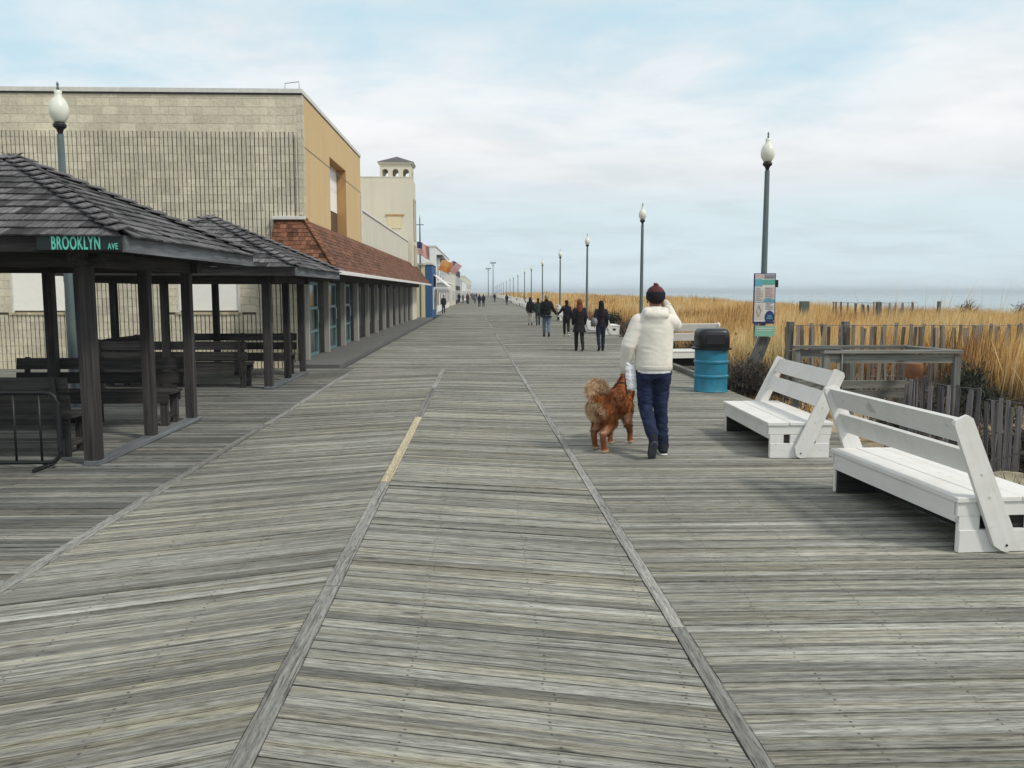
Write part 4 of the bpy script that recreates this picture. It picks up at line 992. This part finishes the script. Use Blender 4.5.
# ------------------------------------------------------------------ people
M['skin'] = flat('skin', (.42, .22, .15), .55); M['skin_d'] = flat('skin_dark', (.30, .15, .10), .55)
CL = {}
def cl(c, n='cloth', am=.3):
    k = (c, n)
    if k not in CL: CL[k] = cloth(n, c, am)
    return CL[k]
def solid(name, m, mat, parent, voxel=.012, k=K, wr=0, wf=9, sm=3, post=None):
    me = m.mesh(name, k); me.materials.append(mat)
    o = bpy.data.objects.new(name, me); COL.objects.link(o)
    r = o.modifiers.new('r', 'REMESH'); r.mode = 'VOXEL'; r.voxel_size = voxel * k; r.use_smooth_shade = True
    s_ = o.modifiers.new('s', 'SMOOTH'); s_.factor = .5; s_.iterations = sm
    dg = bpy.context.evaluated_depsgraph_get(); me2 = bpy.data.meshes.new_from_object(o.evaluated_get(dg)); o.modifiers.clear(); o.data = me2; bpy.data.meshes.remove(me)
    me2.name = name
    if wr:
        cs = [v.co.copy() for v in me2.vertices]; ns = [v.normal.copy() for v in me2.vertices]
        for v, c, n_ in zip(me2.vertices, cs, ns):
            q = Vector((c.x * wf * .8, c.y * wf * .8, c.z * wf * 1.7))
            d = noise.noise(q + Vector((noise.noise(q * .7), noise.noise(q * .7 + Vector((5, 5, 5))), 0)) * 1.2)
            v.co = c + n_ * (wr * k * (1 - abs(d) * 3.2) )
    if not me2.materials: me2.materials.append(mat)
    me2.polygons.foreach_set('use_smooth', [True] * len(me2.polygons))
    if post: post(me2)
    if parent: o.parent = parent
    return o
def hand(m, w, d, nrm, side, curl=.5, s=1.0):
    """w wrist, d direction of the palm, nrm palm normal, side = thumb side vector"""
    w, d, nrm, side = Vector(w), Vector(d).normalized(), Vector(nrm).normalized(), Vector(side).normalized()
    pc = w + d * .05 * s; m.capsule(w + d * .01 * s, w + d * .075 * s, .028 * s, .036 * s, 12, .45, nrm)
    for i, (o_, L) in enumerate(((.030, .068), (.011, .078), (-.010, .073), (-.029, .056))):
        b = w + d * .085 * s + side * o_ * s; a1 = curl * .9; a2 = curl * 1.9
        p1 = b + (d * math.cos(a1) + nrm * math.sin(a1)) * L * .5 * s; p2 = p1 + (d * math.cos(a2) + nrm * math.sin(a2)) * L * .5 * s
        m.capsule(b - d * .02 * s, p1, .0098 * s, .009 * s, 8); m.capsule(p1, p2, .009 * s, .0075 * s, 8)
    b = w + d * .03 * s + side * .03 * s; p1 = b + (d * .7 + side * .6 + nrm * .3).normalized() * .04 * s; p2 = p1 + (d * .9 + side * .1 + nrm * .5).normalized() * .032 * s
    m.capsule(b, p1, .013 * s, .011 * s, 8); m.capsule(p1, p2, .0105 * s, .008 * s, 8)
def loft(m, rings, n=20):
    m.ring_loft([[(cx + rx * math.cos(2 * math.pi * j / n), cy + ry * math.sin(2 * math.pi * j / n), z) for j in range(n)] for z, rx, ry, cx, cy in rings])
def head(m, c, s=1, yaw=0):
    c = Vector(c); rot = Matrix.Rotation(yaw, 3, 'Z')
    A = lambda x, y, z: c + rot @ Vector((x * s, y * s, z * s))
    m.ell(c + rot @ Vector((0, -.01 * s, .025 * s)), (.076 * s, .095 * s, .088 * s), 18, rot); m.ell(A(0, .022, -.045), (.058 * s, .068 * s, .068 * s), 14, rot)
    m.ell(A(0, .055, -.09), (.028 * s, .025 * s, .022 * s), 10, rot)
    m.capsule(A(0, .088, .012), A(0, .107, -.022), .009 * s, .014 * s, 8); m.capsule(A(-.02, .083, -.058), A(.02, .083, -.058), .008 * s, .008 * s, 8)
    m.capsule(A(-.045, .078, .035), A(.045, .078, .035), .009 * s, .009 * s, 8)
    for q in (-1, 1): m.ell(A(q * .079, -.005, -.012), (.010 * s, .019 * s, .031 * s), 10, rot); m.ell(A(q * .03, .083, .010), (.011 * s, .008 * s, .007 * s), 8, rot)
    m.capsule(A(0, -.012, -.06), A(0, -.035, -.17), .052 * s, .056 * s, 12)
POSE = dict(ls=(-.155, 0, 1.385), le=(-.215, -.03, 1.13), lw=(-.21, .07, .89), rs=(.155, 0, 1.385), re=(.215, -.05, 1.13), rw=(.22, .0, .90),
            lh=(-.085, 0, .88), lk=(-.09, .10, .49), la=(-.085, .10, .09), lt=(-.09, .24, .03), rh=(.085, 0, .88), rk=(.088, .0, .50), ra=(.085, -.22, .14), rt=(.09, -.10, .03))
def person(loc, h, label, top=(.02, .02, .025), legs=(.03, .035, .06), shoes=(.02, .02, .02), hair=(.02, .015, .012), hairlen=.12, coat=0, yaw=0, pose={}, skin='skin', group=None, voxel=.016, slim=1.0, mirror=False, hands=True):
    p = dict(POSE); p.update(pose)
    if mirror:
        q = {}
        for k_, v in p.items(): q[('r' if k_[0] == 'l' else 'l') + k_[1:]] = (-v[0], v[1], v[2])
        p = q
    kk = K * h / 1.75; t = thing('person', loc, label, 'person', group, yaw)
    m = MB(); f = slim
    loft(m, [(.84, .14 * f, .10, 0, 0), (.95, .145 * f, .105, 0, 0), (1.08, .125 * f, .09, 0, 0), (1.25, .15 * f, .10, 0, 0), (1.40, .16 * f, .095, 0, 0), (1.46, .11 * f, .08, 0, 0), (1.5, .05, .05, 0, 0)])
    head(m, (0, .02, 1.625))
    for q in 'lr':
        m.capsule(p[q + 's'], p[q + 'e'], .048, .038); m.capsule(p[q + 'e'], p[q + 'w'], .038, .026)
        m.capsule(p[q + 'h'], p[q + 'k'], .075, .052); m.capsule(p[q + 'k'], p[q + 'a'], .05, .036); m.capsule(p[q + 'a'], p[q + 't'], .035, .028)
        if hands: 
            d = Vector(p[q + 'w']) - Vector(p[q + 'e']); s_ = 1 if q == 'l' else -1
            hand(m, p[q + 'w'], d, (s_, 0, 0), (0, 1, 0), .5)
    solid('body', m, M[skin], t, min(voxel, .013) if hands else voxel, kk)
    m = MB(); e = .016
    rings = [(.86, .155 * f, .115, 0, 0), (.95, .165 * f, .125, 0, 0), (1.08, .148 * f, .112, 0, 0), (1.25, .18 * f, .125, 0, 0), (1.36, .175 * f, .115, 0, 0), (1.42, .145 * f, .10, 0, 0), (1.465, .10 * f, .08, 0, 0), (1.53, .06, .065, 0, 0)]
    if coat: rings = [(.86 - coat, .215 * f, .16, 0, 0)] + rings
    loft(m, rings)
    for q in 'lr': m.capsule(p[q + 's'], p[q + 'e'], .07, .062); m.capsule(p[q + 'e'], Vector(p[q + 'w']) , .06, .048)
    solid('jacket', m, cl(top), t, voxel, kk, .008, 8)
    m = MB(); loft(m, [(.82, .13 * f, .10, 0, 0), (.88, .155 * f, .12, 0, 0), (.97, .15 * f, .112, 0, 0)])
    for q in 'lr': m.capsule(p[q + 'h'], p[q + 'k'], .094, .070); m.capsule(p[q + 'k'], Vector(p[q + 'a']) + Vector((0, 0, .02)), .070, .056)
    solid('trousers', m, cl(legs), t, voxel, kk, .006, 8)
    for q in 'lr':
        m = MB(); a, b_ = Vector(p[q + 'a']), Vector(p[q + 't']); m.capsule(a + Vector((0, -.03, -.035)), b_ + Vector((0, .02, .012)), .047, .04, 12); m.capsule(a + Vector((0, 0, .03)), a, .052, .05, 10)
        solid('shoe', m, cl(shoes), t, .012, kk)
    m = MB(); m.ell((0, .0, 1.662), (.088, .108, .085), 16); m.ell((0, -.045, 1.62), (.082, .075, .09), 14)
    if hairlen: m.capsule((0, -.055, 1.62), (0, -.085, 1.62 - hairlen), .075, .05 + .03 * (hairlen > .2), 12, .6, (0, 1, 0))
    for q in (-1, 1):
        if hairlen > .15: m.capsule((q * .055, -.03, 1.62), (q * .08, -.05, 1.62 - hairlen * .85), .04, .035, 10)
    solid('hair', m, cl(hair, 'hair'), t, .013, kk, .004, 20)
    return t
# mid-distance walkers
w1 = person((2.70, 23.8, 0), 1.46, 'woman with reddish hair in a dark knee length coat and black boots walking away', (.018, .016, .02), (.02, .02, .022), (.03, .02, .015), (.17, .055, .03), .26, .22, R(3), slim=1.1, pose=dict(lw=(-.20, .1, .92), rw=(.2, .1, .92)))
w2 = person((3.30, 23.75, 0), 1.42, 'woman with long black hair, dark jacket and blue jeans carrying a grey handbag', (.02, .018, .025), (.02, .025, .05), (.015, .015, .02), (.012, .01, .012), .42, 0, 0, slim=.95, mirror=True)
hb = MB(); hb.ell((0, 0, 0), (.10, .16, .13), 14)
bag = solid('handbag', hb, cl((.22, .22, .25)), None, .014, K, .006, 14); bag.location = Vector((3.10, 23.72, .82)) * K; tag(bag, 'grey handbag hanging at the left side of the long haired woman', 'handbag')
m = MB(); m.tube([(0, -.1, .1), (.02, -.05, .32), (.05, 0, .40), (.03, .06, .32), (0, .1, .1)], .01, 6); s_ = m.build('strap', 'black', bag, True)
c1 = person((2.34, 31.4, 0), 1.58, 'man in a black jacket and pale blue jeans holding hands with his companion', (.012, .012, .015), (.13, .18, .27), (.05, .04, .04), (.30, .26, .22), .0, .06, 0, pose=dict(rs=(.16, 0, 1.385), re=(.27, 0, 1.14), rw=(.39, .03, .95)), slim=1.1)
c2 = person((3.10, 31.6, 0), 1.36, 'person in dark clothes with white shoes, hand in hand with the man in pale jeans', (.014, .014, .022), (.018, .018, .02), (.6, .58, .55), (.015, .012, .012), .1, 0, 0, pose=dict(ls=(-.16, 0, 1.385), le=(-.29, 0, 1.2), lw=(-.42, .02, 1.04)), mirror=False, slim=1.05)
person((2.36, 42.6, 0), 1.40, 'woman in a black jacket and white trousers left of the couple holding hands', (.014, .014, .016), (.62, .60, .54), (.03, .02, .02), (.015, .012, .01), .2, .08, 0, hands=False, slim=1.1)
person((2.72, 42.2, 0), 1.36, 'person in a dark green jacket half hidden behind the man in pale jeans', (.025, .04, .035), (.05, .05, .055), (.02, .02, .02), (.02, .016, .012), .1, .05, 0, hands=False, slim=1.15, mirror=True)
# the far walkers
far = [person((-.40, 94, 0), 1.42, 'person in black walking in the middle distance, left one of the pair at the centre', (.015, .015, .02), (.04, .05, .08), hands=False, voxel=.03, slim=1.15),
       person((.05, 94.5, 0), 1.42, 'person in black walking in the middle distance, right one of the pair at the centre', (.02, .018, .018), (.03, .03, .035), hands=False, voxel=.03, slim=1.15, mirror=True)]
p3 = copy_tree(far[0], (3.0, 108, 0), 0, 'lone dark figure in front of the far row of white benches')
p4 = copy_tree(far[1], (1.9, 140, 0), 0, 'small dark figure near the vanishing point, left of the far benches')
p5 = copy_tree(far[1], (-3.0, 65, 0), R(180), 'person in dark clothes standing beside the blue shop front under the awning')
random.seed(77)
far.append(person((-2.1, 120, 0), 1.4, 'x', (.10, .03, .03), (.05, .05, .07), hands=False, voxel=.03, slim=1.1)); far.append(person((-3.0, 128, 0), 1.4, 'x', (.16, .17, .19), (.03, .03, .04), hands=False, voxel=.03, slim=1.1, mirror=True))
for o in far[2:]: o['label'] = 'one of the tiny figures in the distant crowd on the left of the boardwalk'; o['group'] = 'distant crowd of walkers'
for i in range(20):
    y = random.uniform(115, 240); x = (458 + random.uniform(0, 20) - 483) / 850 * y
    c_ = copy_tree(random.choice(far), (x, y, 0), random.choice((0, R(180))), 'one of the tiny figures in the distant crowd on the left of the boardwalk'); c_['group'] = 'distant crowd of walkers'; k_ = random.uniform(.92, 1.06); c_.scale = (k_, k_, k_)
far[0]['group'] = far[1]['group'] = 'walkers in the middle distance'

# the man in the hoodie
MP = dict(ls=(-.16, 0, 1.37), le=(-.272, -.03, 1.13), lw=(-.285, .06, .90), rs=(.155, 0, 1.37), re=(.232, .08, 1.34), rw=(.12, .14, 1.555),
          lh=(-.085, 0, .88), lk=(-.075, .03, .50), la=(-.055, -.27, .235), lt=(-.045, -.20, .05), rh=(.085, 0, .88), rk=(.085, .04, .49), ra=(.11, .02, .09), rt=(.13, .16, .03))
man = thing('person', (1.72, 8.50, 0), 'man in cream hoodie, dark jeans and knit cap walking a dog, hand raised to head', 'person'); kk = K * .985
m = MB(); loft(m, [(.84, .14, .11, 0, 0), (.95, .15, .11, 0, 0), (1.08, .15, .10, 0, 0), (1.25, .16, .11, 0, 0), (1.40, .17, .10, 0, 0), (1.46, .11, .08, 0, 0), (1.5, .06, .06, 0, 0)])
head(m, (.012, .04, 1.60), 1.0, R(-4))
for q in 'lr':
    m.capsule(MP[q + 's'], MP[q + 'e'], .052, .042); m.capsule(MP[q + 'e'], MP[q + 'w'], .041, .028)
    m.capsule(MP[q + 'h'], MP[q + 'k'], .08, .056); m.capsule(MP[q + 'k'], MP[q + 'a'], .054, .038); m.capsule(MP[q + 'a'], MP[q + 't'], .035, .03)
hand(m, MP['lw'], (-.02, .15, -.9), (.9, .1, 0), (0, 1, .1), .95, 1.08)
hand(m, MP['rw'], (-.42, .02, .55), (-.4, -.5, -.3), (0, .9, .2), .35, 1.08)
solid('body', m, M['skin_d'], man, .0065, kk, sm=2)
m = MB(); hy = 0
loft(m, [(.885, .172, .128, 0, 0), (.91, .185, .14, 0, 0), (.95, .19, .148, 0, 0), (1.05, .192, .145, 0, 0), (1.18, .195, .14, 0, 0), (1.32, .195, .138, 0, 0), (1.39, .175, .125, 0, -.005), (1.445, .135, .10, 0, -.01), (1.50, .085, .085, 0, -.0), (1.53, .072, .075, 0, .01)], 28)
m.capsule(MP['ls'], MP['le'], .088, .075); m.capsule(MP['le'], (-.286, .05, .93), .073, .052); m.capsule((-.286, .05, .93), (-.285, .055, .895), .047, .044)
m.capsule(MP['rs'], MP['re'], .085, .070); m.capsule(MP['re'], (.148, .145, 1.535), .068, .048)
m.ell((0, -.095, 1.445), (.135, .062, .058), 16); m.ell((-.085, -.04, 1.475), (.055, .075, .05), 12); m.ell((.085, -.04, 1.475), (.055, .075, .05), 12); m.ell((0, -.105, 1.39), (.09, .035, .07), 14)
solid('hoodie', m, cl((.72, .69, .62), 'hoodie_fleece', .10), man, .0095, kk, .0018, 8, sm=12)
m = MB(); loft(m, [(.876, .181, .137, 0, 0), (.882, .189, .146, 0, 0), (.905, .1935, .151, 0, 0), (.932, .193, .151, 0, 0), (.940, .183, .14, 0, 0)], 28); solid('waistband', m, cl((.62, .59, .52), 'hoodie_rib', .2), man, .008, kk, .0015, 60)
for q_, dd in ((Vector((-.286, .052, .915)), Vector((0, .01, -.04))), (Vector((.155, .143, 1.522)), Vector((-.018, .008, .032)))):
    m = MB(); m.capsule(q_, q_ + dd, .051, .047, 14); solid('cuff', m, cl((.60, .57, .50), 'hoodie_rib', .2), man, .007, kk, .0015, 60)
m = MB(); loft(m, [(.852, .186, .143, 0, 0), (.89, .182, .138, 0, 0), (.93, .175, .13, 0, 0)], 28); solid('shirt_hem', m, cl((.74, .74, .76), 'tee_cotton'), man, .008, kk, .003, 12)
m = MB(); loft(m, [(.80, .15, .12, 0, 0), (.86, .168, .132, 0, -.005), (.93, .164, .125, 0, 0)], 24)
m.capsule((-.088, -.0, .86), MP['lk'], .10, .072); m.capsule(MP['lk'], (-.056, -.262, .262), .071, .062)
m.capsule((.088, 0, .86), MP['rk'], .10, .073); m.capsule(MP['rk'], (.11, .015, .085), .072, .064)
m.ell((-.075, -.06, .83), (.08, .06, .08), 12); m.ell((.075, -.06, .83), (.08, .06, .08), 12)
solid('jeans', m, cl((.020, .030, .070), 'denim', .6), man, .0095, kk, .005, 10)
for (x0, y0, z0), (x1, y1, z1), up in (((.11, -.035, .045), (.13, .155, .035), 0), ((-.055, -.325, .19), (-.045, -.19, .035), 1)):
    a, b_ = Vector((x0, y0, z0)), Vector((x1, y1, z1)); m = MB(); m.capsule(a, b_, .046, .042, 14); m.capsule(a + Vector((0, .02, .04)), a, .05, .045, 12)
    sh = solid('shoe', m, cl((.02, .022, .035), 'shoe_fabric'), man, .008, kk)
    m = MB(); d = (b_ - a).normalized(); n_ = Vector((1, 0, 0)).cross(d).normalized(); n_ = n_ if n_.z < 0 else -n_
    m.capsule(a + n_ * .036 - d * .01, b_ + n_ * .032 + d * .01, .044, .043, 14, .32, tuple(n_))
    solid('sole', m, cl((.62, .62, .60) if not up else (.10, .10, .12), 'rubber_sole'), sh, .007, kk)
m = MB(); m.ell((.012, .028, 1.652), (.091, .109, .092), 18); cap = solid('knit_cap', m, cl((.13, .045, .05), 'knit_wool', .6), man, .008, kk, .003, 40)
m = MB(); loft(m, [(1.595, .089, .106, .012, .022), (1.615, .097, .115, .012, .022), (1.665, .097, .115, .012, .024), (1.68, .088, .106, .012, .024)], 26); solid('cap_cuff', m, cl((.018, .018, .028), 'knit_wool_dark', .4), cap, .007, kk, .002, 50)
m = MB(); m.ell((.006, .01, 1.752), (.022, .022, .018), 10); m.ell((.03, .02, 1.748), (.012, .012, .012), 8); solid('pompom', m, cl((.25, .08, .08), 'pompom_wool', .5), cap, .006, kk, .005, 60)
m = MB(); m.ell((.012, -.005, 1.60), (.08, .09, .05), 14); solid('hair', m, cl((.02, .014, .012), 'hair'), man, .009, kk, .002, 30)
# white bag hanging from his left hand
m = MB(); loft(m, [(.66, .035, .02, -.195, .06), (.69, .05, .03, -.195, .06), (.76, .052, .035, -.20, .06), (.84, .056, .03, -.205, .06), (.91, .045, .022, -.22, .06), (.95, .02, .016, -.25, .06)], 18)
bg = solid('plastic_bag', m, cl((.76, .77, .80), 'thin_plastic', .1), None, .007, K, .006, 14); bg.location = Vector((1.695, 8.44, 0)) * K
tag(bg, 'crumpled white plastic bag held in the left hand of the man in the hoodie', 'bag')

# ------------------------------------------------------------------ dog
def dog():
    t = thing('dog', (1.245, 8.74, 0), 'fluffy rust and cream dog with a curled tail walking at the left of the man', 'dog', None, R(-33))
    m = MB(); n = 22
    def yr(y, rx, rz, z, x=0): return [(x + rx * math.cos(2 * math.pi * j / n), y, z + rz * math.sin(2 * math.pi * j / n)) for j in range(n)]
    m.ring_loft([yr(-.12, .05, .07, .50), yr(-.08, .10, .11, .49), yr(.0, .125, .135, .485), yr(.12, .118, .135, .475), yr(.26, .12, .145, .47), yr(.40, .13, .165, .465), yr(.50, .115, .155, .48), yr(.57, .06, .09, .50)])
    m.capsule((0, .46, .53), (0, .62, .655), .118, .088); m.capsule((0, .50, .46), (0, .60, .56), .10, .085)
    m.ell((0, .665, .69), (.082, .09, .078), 16); m.capsule((0, .71, .675), (0, .80, .655), .047, .034, 12); m.ell((0, .833, .662), (.017, .012, .012), 8)
    m.capsule((0, .71, .65), (0, .785, .632), .034, .024, 10)
    for s_ in (-1, 1):
        m.capsule((s_ * .062, .64, .745), (s_ * .095, .645, .665), .028, .02, 10, .5, (1, 0, 0)); m.ell((s_ * .036, .735, .705), (.011, .01, .01), 8)
    legs = [(-1, .05), (1, -.09)]
    for s_, st_ in legs:      # hind legs
        m.capsule((s_ * .07, -.01, .44), (s_ * .085, .07 + st_ * .5, .30), .105, .07); m.capsule((s_ * .085, .07 + st_ * .5, .30), (s_ * .085, -.085 + st_, .185), .062, .034)
        m.capsule((s_ * .085, -.085 + st_, .185), (s_ * .085, -.05 + st_, .05), .032, .026); m.capsule((s_ * .085, -.055 + st_, .032), (s_ * .087, .0 + st_, .026), .030, .026)
    for s_, st_ in ((-1, -.07), (1, .10)):
        m.capsule((s_ * .075, .44, .42), (s_ * .085, .40 + st_ * .4, .29), .078, .05); m.capsule((s_ * .085, .40 + st_ * .4, .29), (s_ * .08, .44 + st_, .13), .044, .031)
        m.capsule((s_ * .08, .44 + st_, .13), (s_ * .08, .435 + st_, .04), .028, .026); m.capsule((s_ * .08, .435 + st_, .032), (s_ * .08, .485 + st_, .026), .030, .025)
    T = [(0, -.09, .55), (-.06, -.15, .60), (-.075, -.15, .665), (-.04, -.10, .70), (.01, -.05, .68), (.03, -.02, .62)]
    for k in range(5): m.capsule(T[k], T[k + 1], (.04, .042, .046, .05, .048)[k], (.042, .046, .05, .048, .035)[k])
    def shade(c):
        x, y, z = c.x / K, c.y / K, c.z / K; nz = noise.noise(Vector((x * 7, y * 7, z * 7))) * .09 + noise.noise(Vector((x * 22, y * 22, z * 12))) * .04
        rust = (.56, .21, .065); cream = (.80, .63, .43); dark = (.22, .07, .03)
        f = 0
        if z > .60 and y < .12: f = .35 + 2.2 * (.14 - abs(z - .70)) if y > -.13 else .8          # tail plume
        if y < -.04 and .20 < z < .52: f = max(f, min(.95, (-.02 - y - x * .7 + nz * 1.5) * 8))             # rear breeches
        if .16 < z < .42 and y < .1: f = max(f, (.42 - z) * 1.2 + nz * 3)
        if z < .36 and .1 < y < .5: f = max(f, .3 + nz * 2)
        f = min(1, max(0, f + nz * 2.0)); q = min(1, max(0, .5 + nz * 6))
        r_ = [a * q + b_ * (1 - q) for a, b_ in zip(rust, dark)]
        if x < -.03 and .30 < z < .60 and y < .25: f = max(f, .55 + nz * 5)
        if z < .22: f *= .15; q *= .3; r_ = [a * q + b_ * (1 - q) for a, b_ in zip(rust, dark)]
        if y > .78 and z > .64: r_ = (.02, .015, .015)
        if z < .035: f = .6
        return tuple(a * (1 - f) + b_ * f for a, b_ in zip(r_, cream))
    def post(me):
        nm = len(me.vertices); g = np.random.default_rng(3); co = [v.co.copy() for v in me.vertices]; no = [v.normal.copy() for v in me.vertices]
        V = [tuple(c) for c in co]; F = [tuple(p.vertices) for p in me.polygons]; Cc = [shade(c) for c in co]
        for i in range(24000):
            k = int(g.integers(0, nm)); c, n_ = co[k], no[k]; z = c.z / K; y = c.y / K
            if z < .05 or (y > .69 and z > .58): continue
            tail = z > .58 and y < .13
            L = (.030 if z > .2 else .014) * (1.5 if tail or (y < -.02 and z > .2) else 1) * (1.25 if .3 < y < .62 else 1) * g.uniform(.6, 1.3) * K
            flow = Vector((g.normal(0, .25), -.75 + (.6 if tail else 0), -.55 if not tail else g.uniform(-.6, .2)))
            d = (n_ * g.uniform(.35, .75) + flow * .8).normalized(); w = d.cross(n_); w = w.normalized() if w.length > .01 else Vector((1, 0, 0)); w = w * .0035 * K
            b0 = c - n_ * .004; i0 = len(V); V += [tuple(b0 - w), tuple(b0 + w), tuple(b0 + d * L)]; F.append((i0, i0 + 1, i0 + 2)); col = shade(c); sh = g.uniform(.75, 1.25)
            Cc += [tuple(q * sh * .85 for q in col)] * 2 + [tuple(min(1, q * sh * 1.15) for q in col)]
        mat = me.materials[0]; me.clear_geometry(); me.from_pydata(V, [], F)
        a = me.color_attributes.new('fur', 'FLOAT_COLOR', 'POINT'); a.data.foreach_set('color', np.array([(*c, 1) for c in Cc], np.float32).ravel())
        me.polygons.foreach_set('use_smooth', [True] * len(F))
    n_ = NT('dog_fur'); fm = n_.fin(n_.attr('fur', 'Color'), .8, spec=.2)
    solid('body', m, fm, t, .008, K, 0, 1, 3, post)
    m = MB(); rings = []; a = Vector((0, .545, .575)); d = Vector((0, .72, .58)).normalized(); u = Vector((1, 0, 0)); w = d.cross(u)
    m.ring_loft([[a + d * tt + (u * math.cos(2 * math.pi * j / 24) * rr + w * math.sin(2 * math.pi * j / 24) * rr * 1.05) for j in range(24)] for tt, rr in ((-.012, .112), (-.012, .119), (.012, .117), (.012, .110))], False); m.build('collar', 'black', t, True)
    return t
dog()
m = MB((1.5, 8.6, 0)); h0 = Vector((1.44, 8.56, .80)); h1 = Vector((1.60, 9.16, .665)); P = [h0 + (h1 - h0) * (k / 12) + Vector((0, 0, -.16 * math.sin(math.pi * k / 12))) for k in range(13)]
m.tube([h0 + Vector((.0, -.03, .05)), h0 + Vector((-.015, 0, .02))] + P, .006, 6)
tag(m.build('leash', 'black', None, True), 'thin dark leash running from the hand of the man in the hoodie to the dog', 'leash')

# ------------------------------------------------------------------ sea air
hz = MB((0, 0, 0)); hz.b2(-3100, 6100, -420, 6100, -4.8, 13.5)
def haze_mat():
    m_ = bpy.data.materials.new('sea_haze'); m_.use_nodes = True; t = m_.node_tree; t.nodes.clear(); o_ = t.nodes.new('ShaderNodeOutputMaterial'); v = t.nodes.new('ShaderNodeVolumePrincipled')
    v.inputs['Density'].default_value = .0004; v.inputs['Color'].default_value = (.84, .94, 1, 1); v.inputs['Anisotropy'].default_value = .2; t.links.new(v.outputs[0], o_.inputs['Volume']); return m_
ho = hz.build('haze', haze_mat()); tag(ho, 'thin pale sea haze softening the far end of the boardwalk', 'haze', kind='stuff')
# ------------------------------------------------------------------ sky, sun, camera
SKX, SKY = 7.3, 2.1
SUN_EL, SUN_AZ = R(48), R(127)          # azimuth measured from +Y towards +X
w = bpy.data.worlds.new('World'); S.world = w; w.use_nodes = True; nt = w.node_tree; nt.nodes.clear()
class WT(NT):
    def __init__(s, t): s.t = t
T = WT(nt); out = T.n('ShaderNodeOutputWorld'); bg = T.n('ShaderNodeBackground'); T.l(bg.outputs[0], out.inputs[0]); bg.inputs[1].default_value = .1
sky = T.n('ShaderNodeTexSky', sky_type='NISHITA'); sky.sun_disc = False; sky.sun_elevation = SUN_EL; sky.sun_rotation = SUN_AZ; sky.air_density = 1.2; sky.dust_density = 2.5
d = T.n('ShaderNodeTexCoord').outputs['Generated']; s = T.sep(d)
zz = T.math('MAXIMUM', s[2], 0.0)
den = T.math('ADD', zz, .15)
cv = T.n('ShaderNodeCombineXYZ'); T.l(T.math('DIVIDE', s[0], den), cv.inputs[0]); T.l(T.math('DIVIDE', s[1], den), cv.inputs[1])
n1 = T.noise(T.map(cv.outputs[0], (.50, .78, 1), (SKX, SKY, 0)), 1, 7, .56, .35)
n2 = T.noise(T.map(cv.outputs[0], (1.5, 2.1, 1), (4, 2, 0)), 1, 6, .6, .3)
nn = T.math('ADD', T.math('MULTIPLY', n1, .78), T.math('MULTIPLY', n2, .22))
elb = T.ramp(zz, [(.0, .20), (.10, .16), (.14, .15), (.19, .05), (.23, -.02), (.30, -.02), (.36, .05), (.6, .14)])
cl_ = T.ramp(T.math('ADD', nn, elb), [(.44, 0), (.53, .75), (.62, 1)])
white = T.ramp(zz, [(0, (5.9, 7.0, 7.45)), (.09, (5.9, 7.0, 7.4)), (.13, (7.0, 7.3, 7.5)), (.17, (8.0, 8.1, 8.2)), (.24, (7.8, 7.9, 8.0)), (.34, (6.9, 7.2, 7.4)), (1, (6.8, 7.0, 7.2))])
white = T.mix(1, white, T.ramp(n2, [(.36, .93), (.5, 1.0), (.64, 1.04)]), 'MULTIPLY')
blue = T.mix(.86, sky.outputs[0], T.ramp(zz, [(0, (5.8, 6.9, 7.4)), (.12, (6.0, 7.3, 7.9)), (.3, (5.0, 7.1, 8.1)), (1, (4.4, 6.6, 7.8))]))
T.l(T.mix(cl_, blue, white), bg.inputs[0])
sl_ = bpy.data.lights.new('sun', 'SUN'); sl_.energy = 2.0; sl_.angle = R(8); sl_.color = (1, .94, .84)
so = bpy.data.objects.new('sun', sl_); COL.objects.link(so)
sd = Vector((math.sin(SUN_AZ) * math.cos(SUN_EL), math.cos(SUN_AZ) * math.cos(SUN_EL), math.sin(SUN_EL))); so.rotation_euler = sd.to_track_quat('Z', 'Y').to_euler()
cd = bpy.data.cameras.new('camera'); cam = bpy.data.objects.new('camera', cd); COL.objects.link(cam); S.camera = cam
cd.sensor_width = 36; cd.lens = 36 * 850 / 1024; cd.clip_start = .05; cd.clip_end = 9000
P_ = math.atan(92 / 850); Yw = math.atan(29 * math.cos(P_) / 850)
fw = Vector((math.sin(Yw) * math.cos(P_), math.cos(Yw) * math.cos(P_), -math.sin(P_)))
cam.location = Vector((0, 0, 1.65)) * K; cam.rotation_euler = fw.to_track_quat('-Z', 'Y').to_euler()
S.view_settings.view_transform = 'Standard'; S.view_settings.look = 'None'; S.view_settings.exposure = .22; S.view_settings.gamma = 1
S.render.resolution_x, S.render.resolution_y = 1024, 768
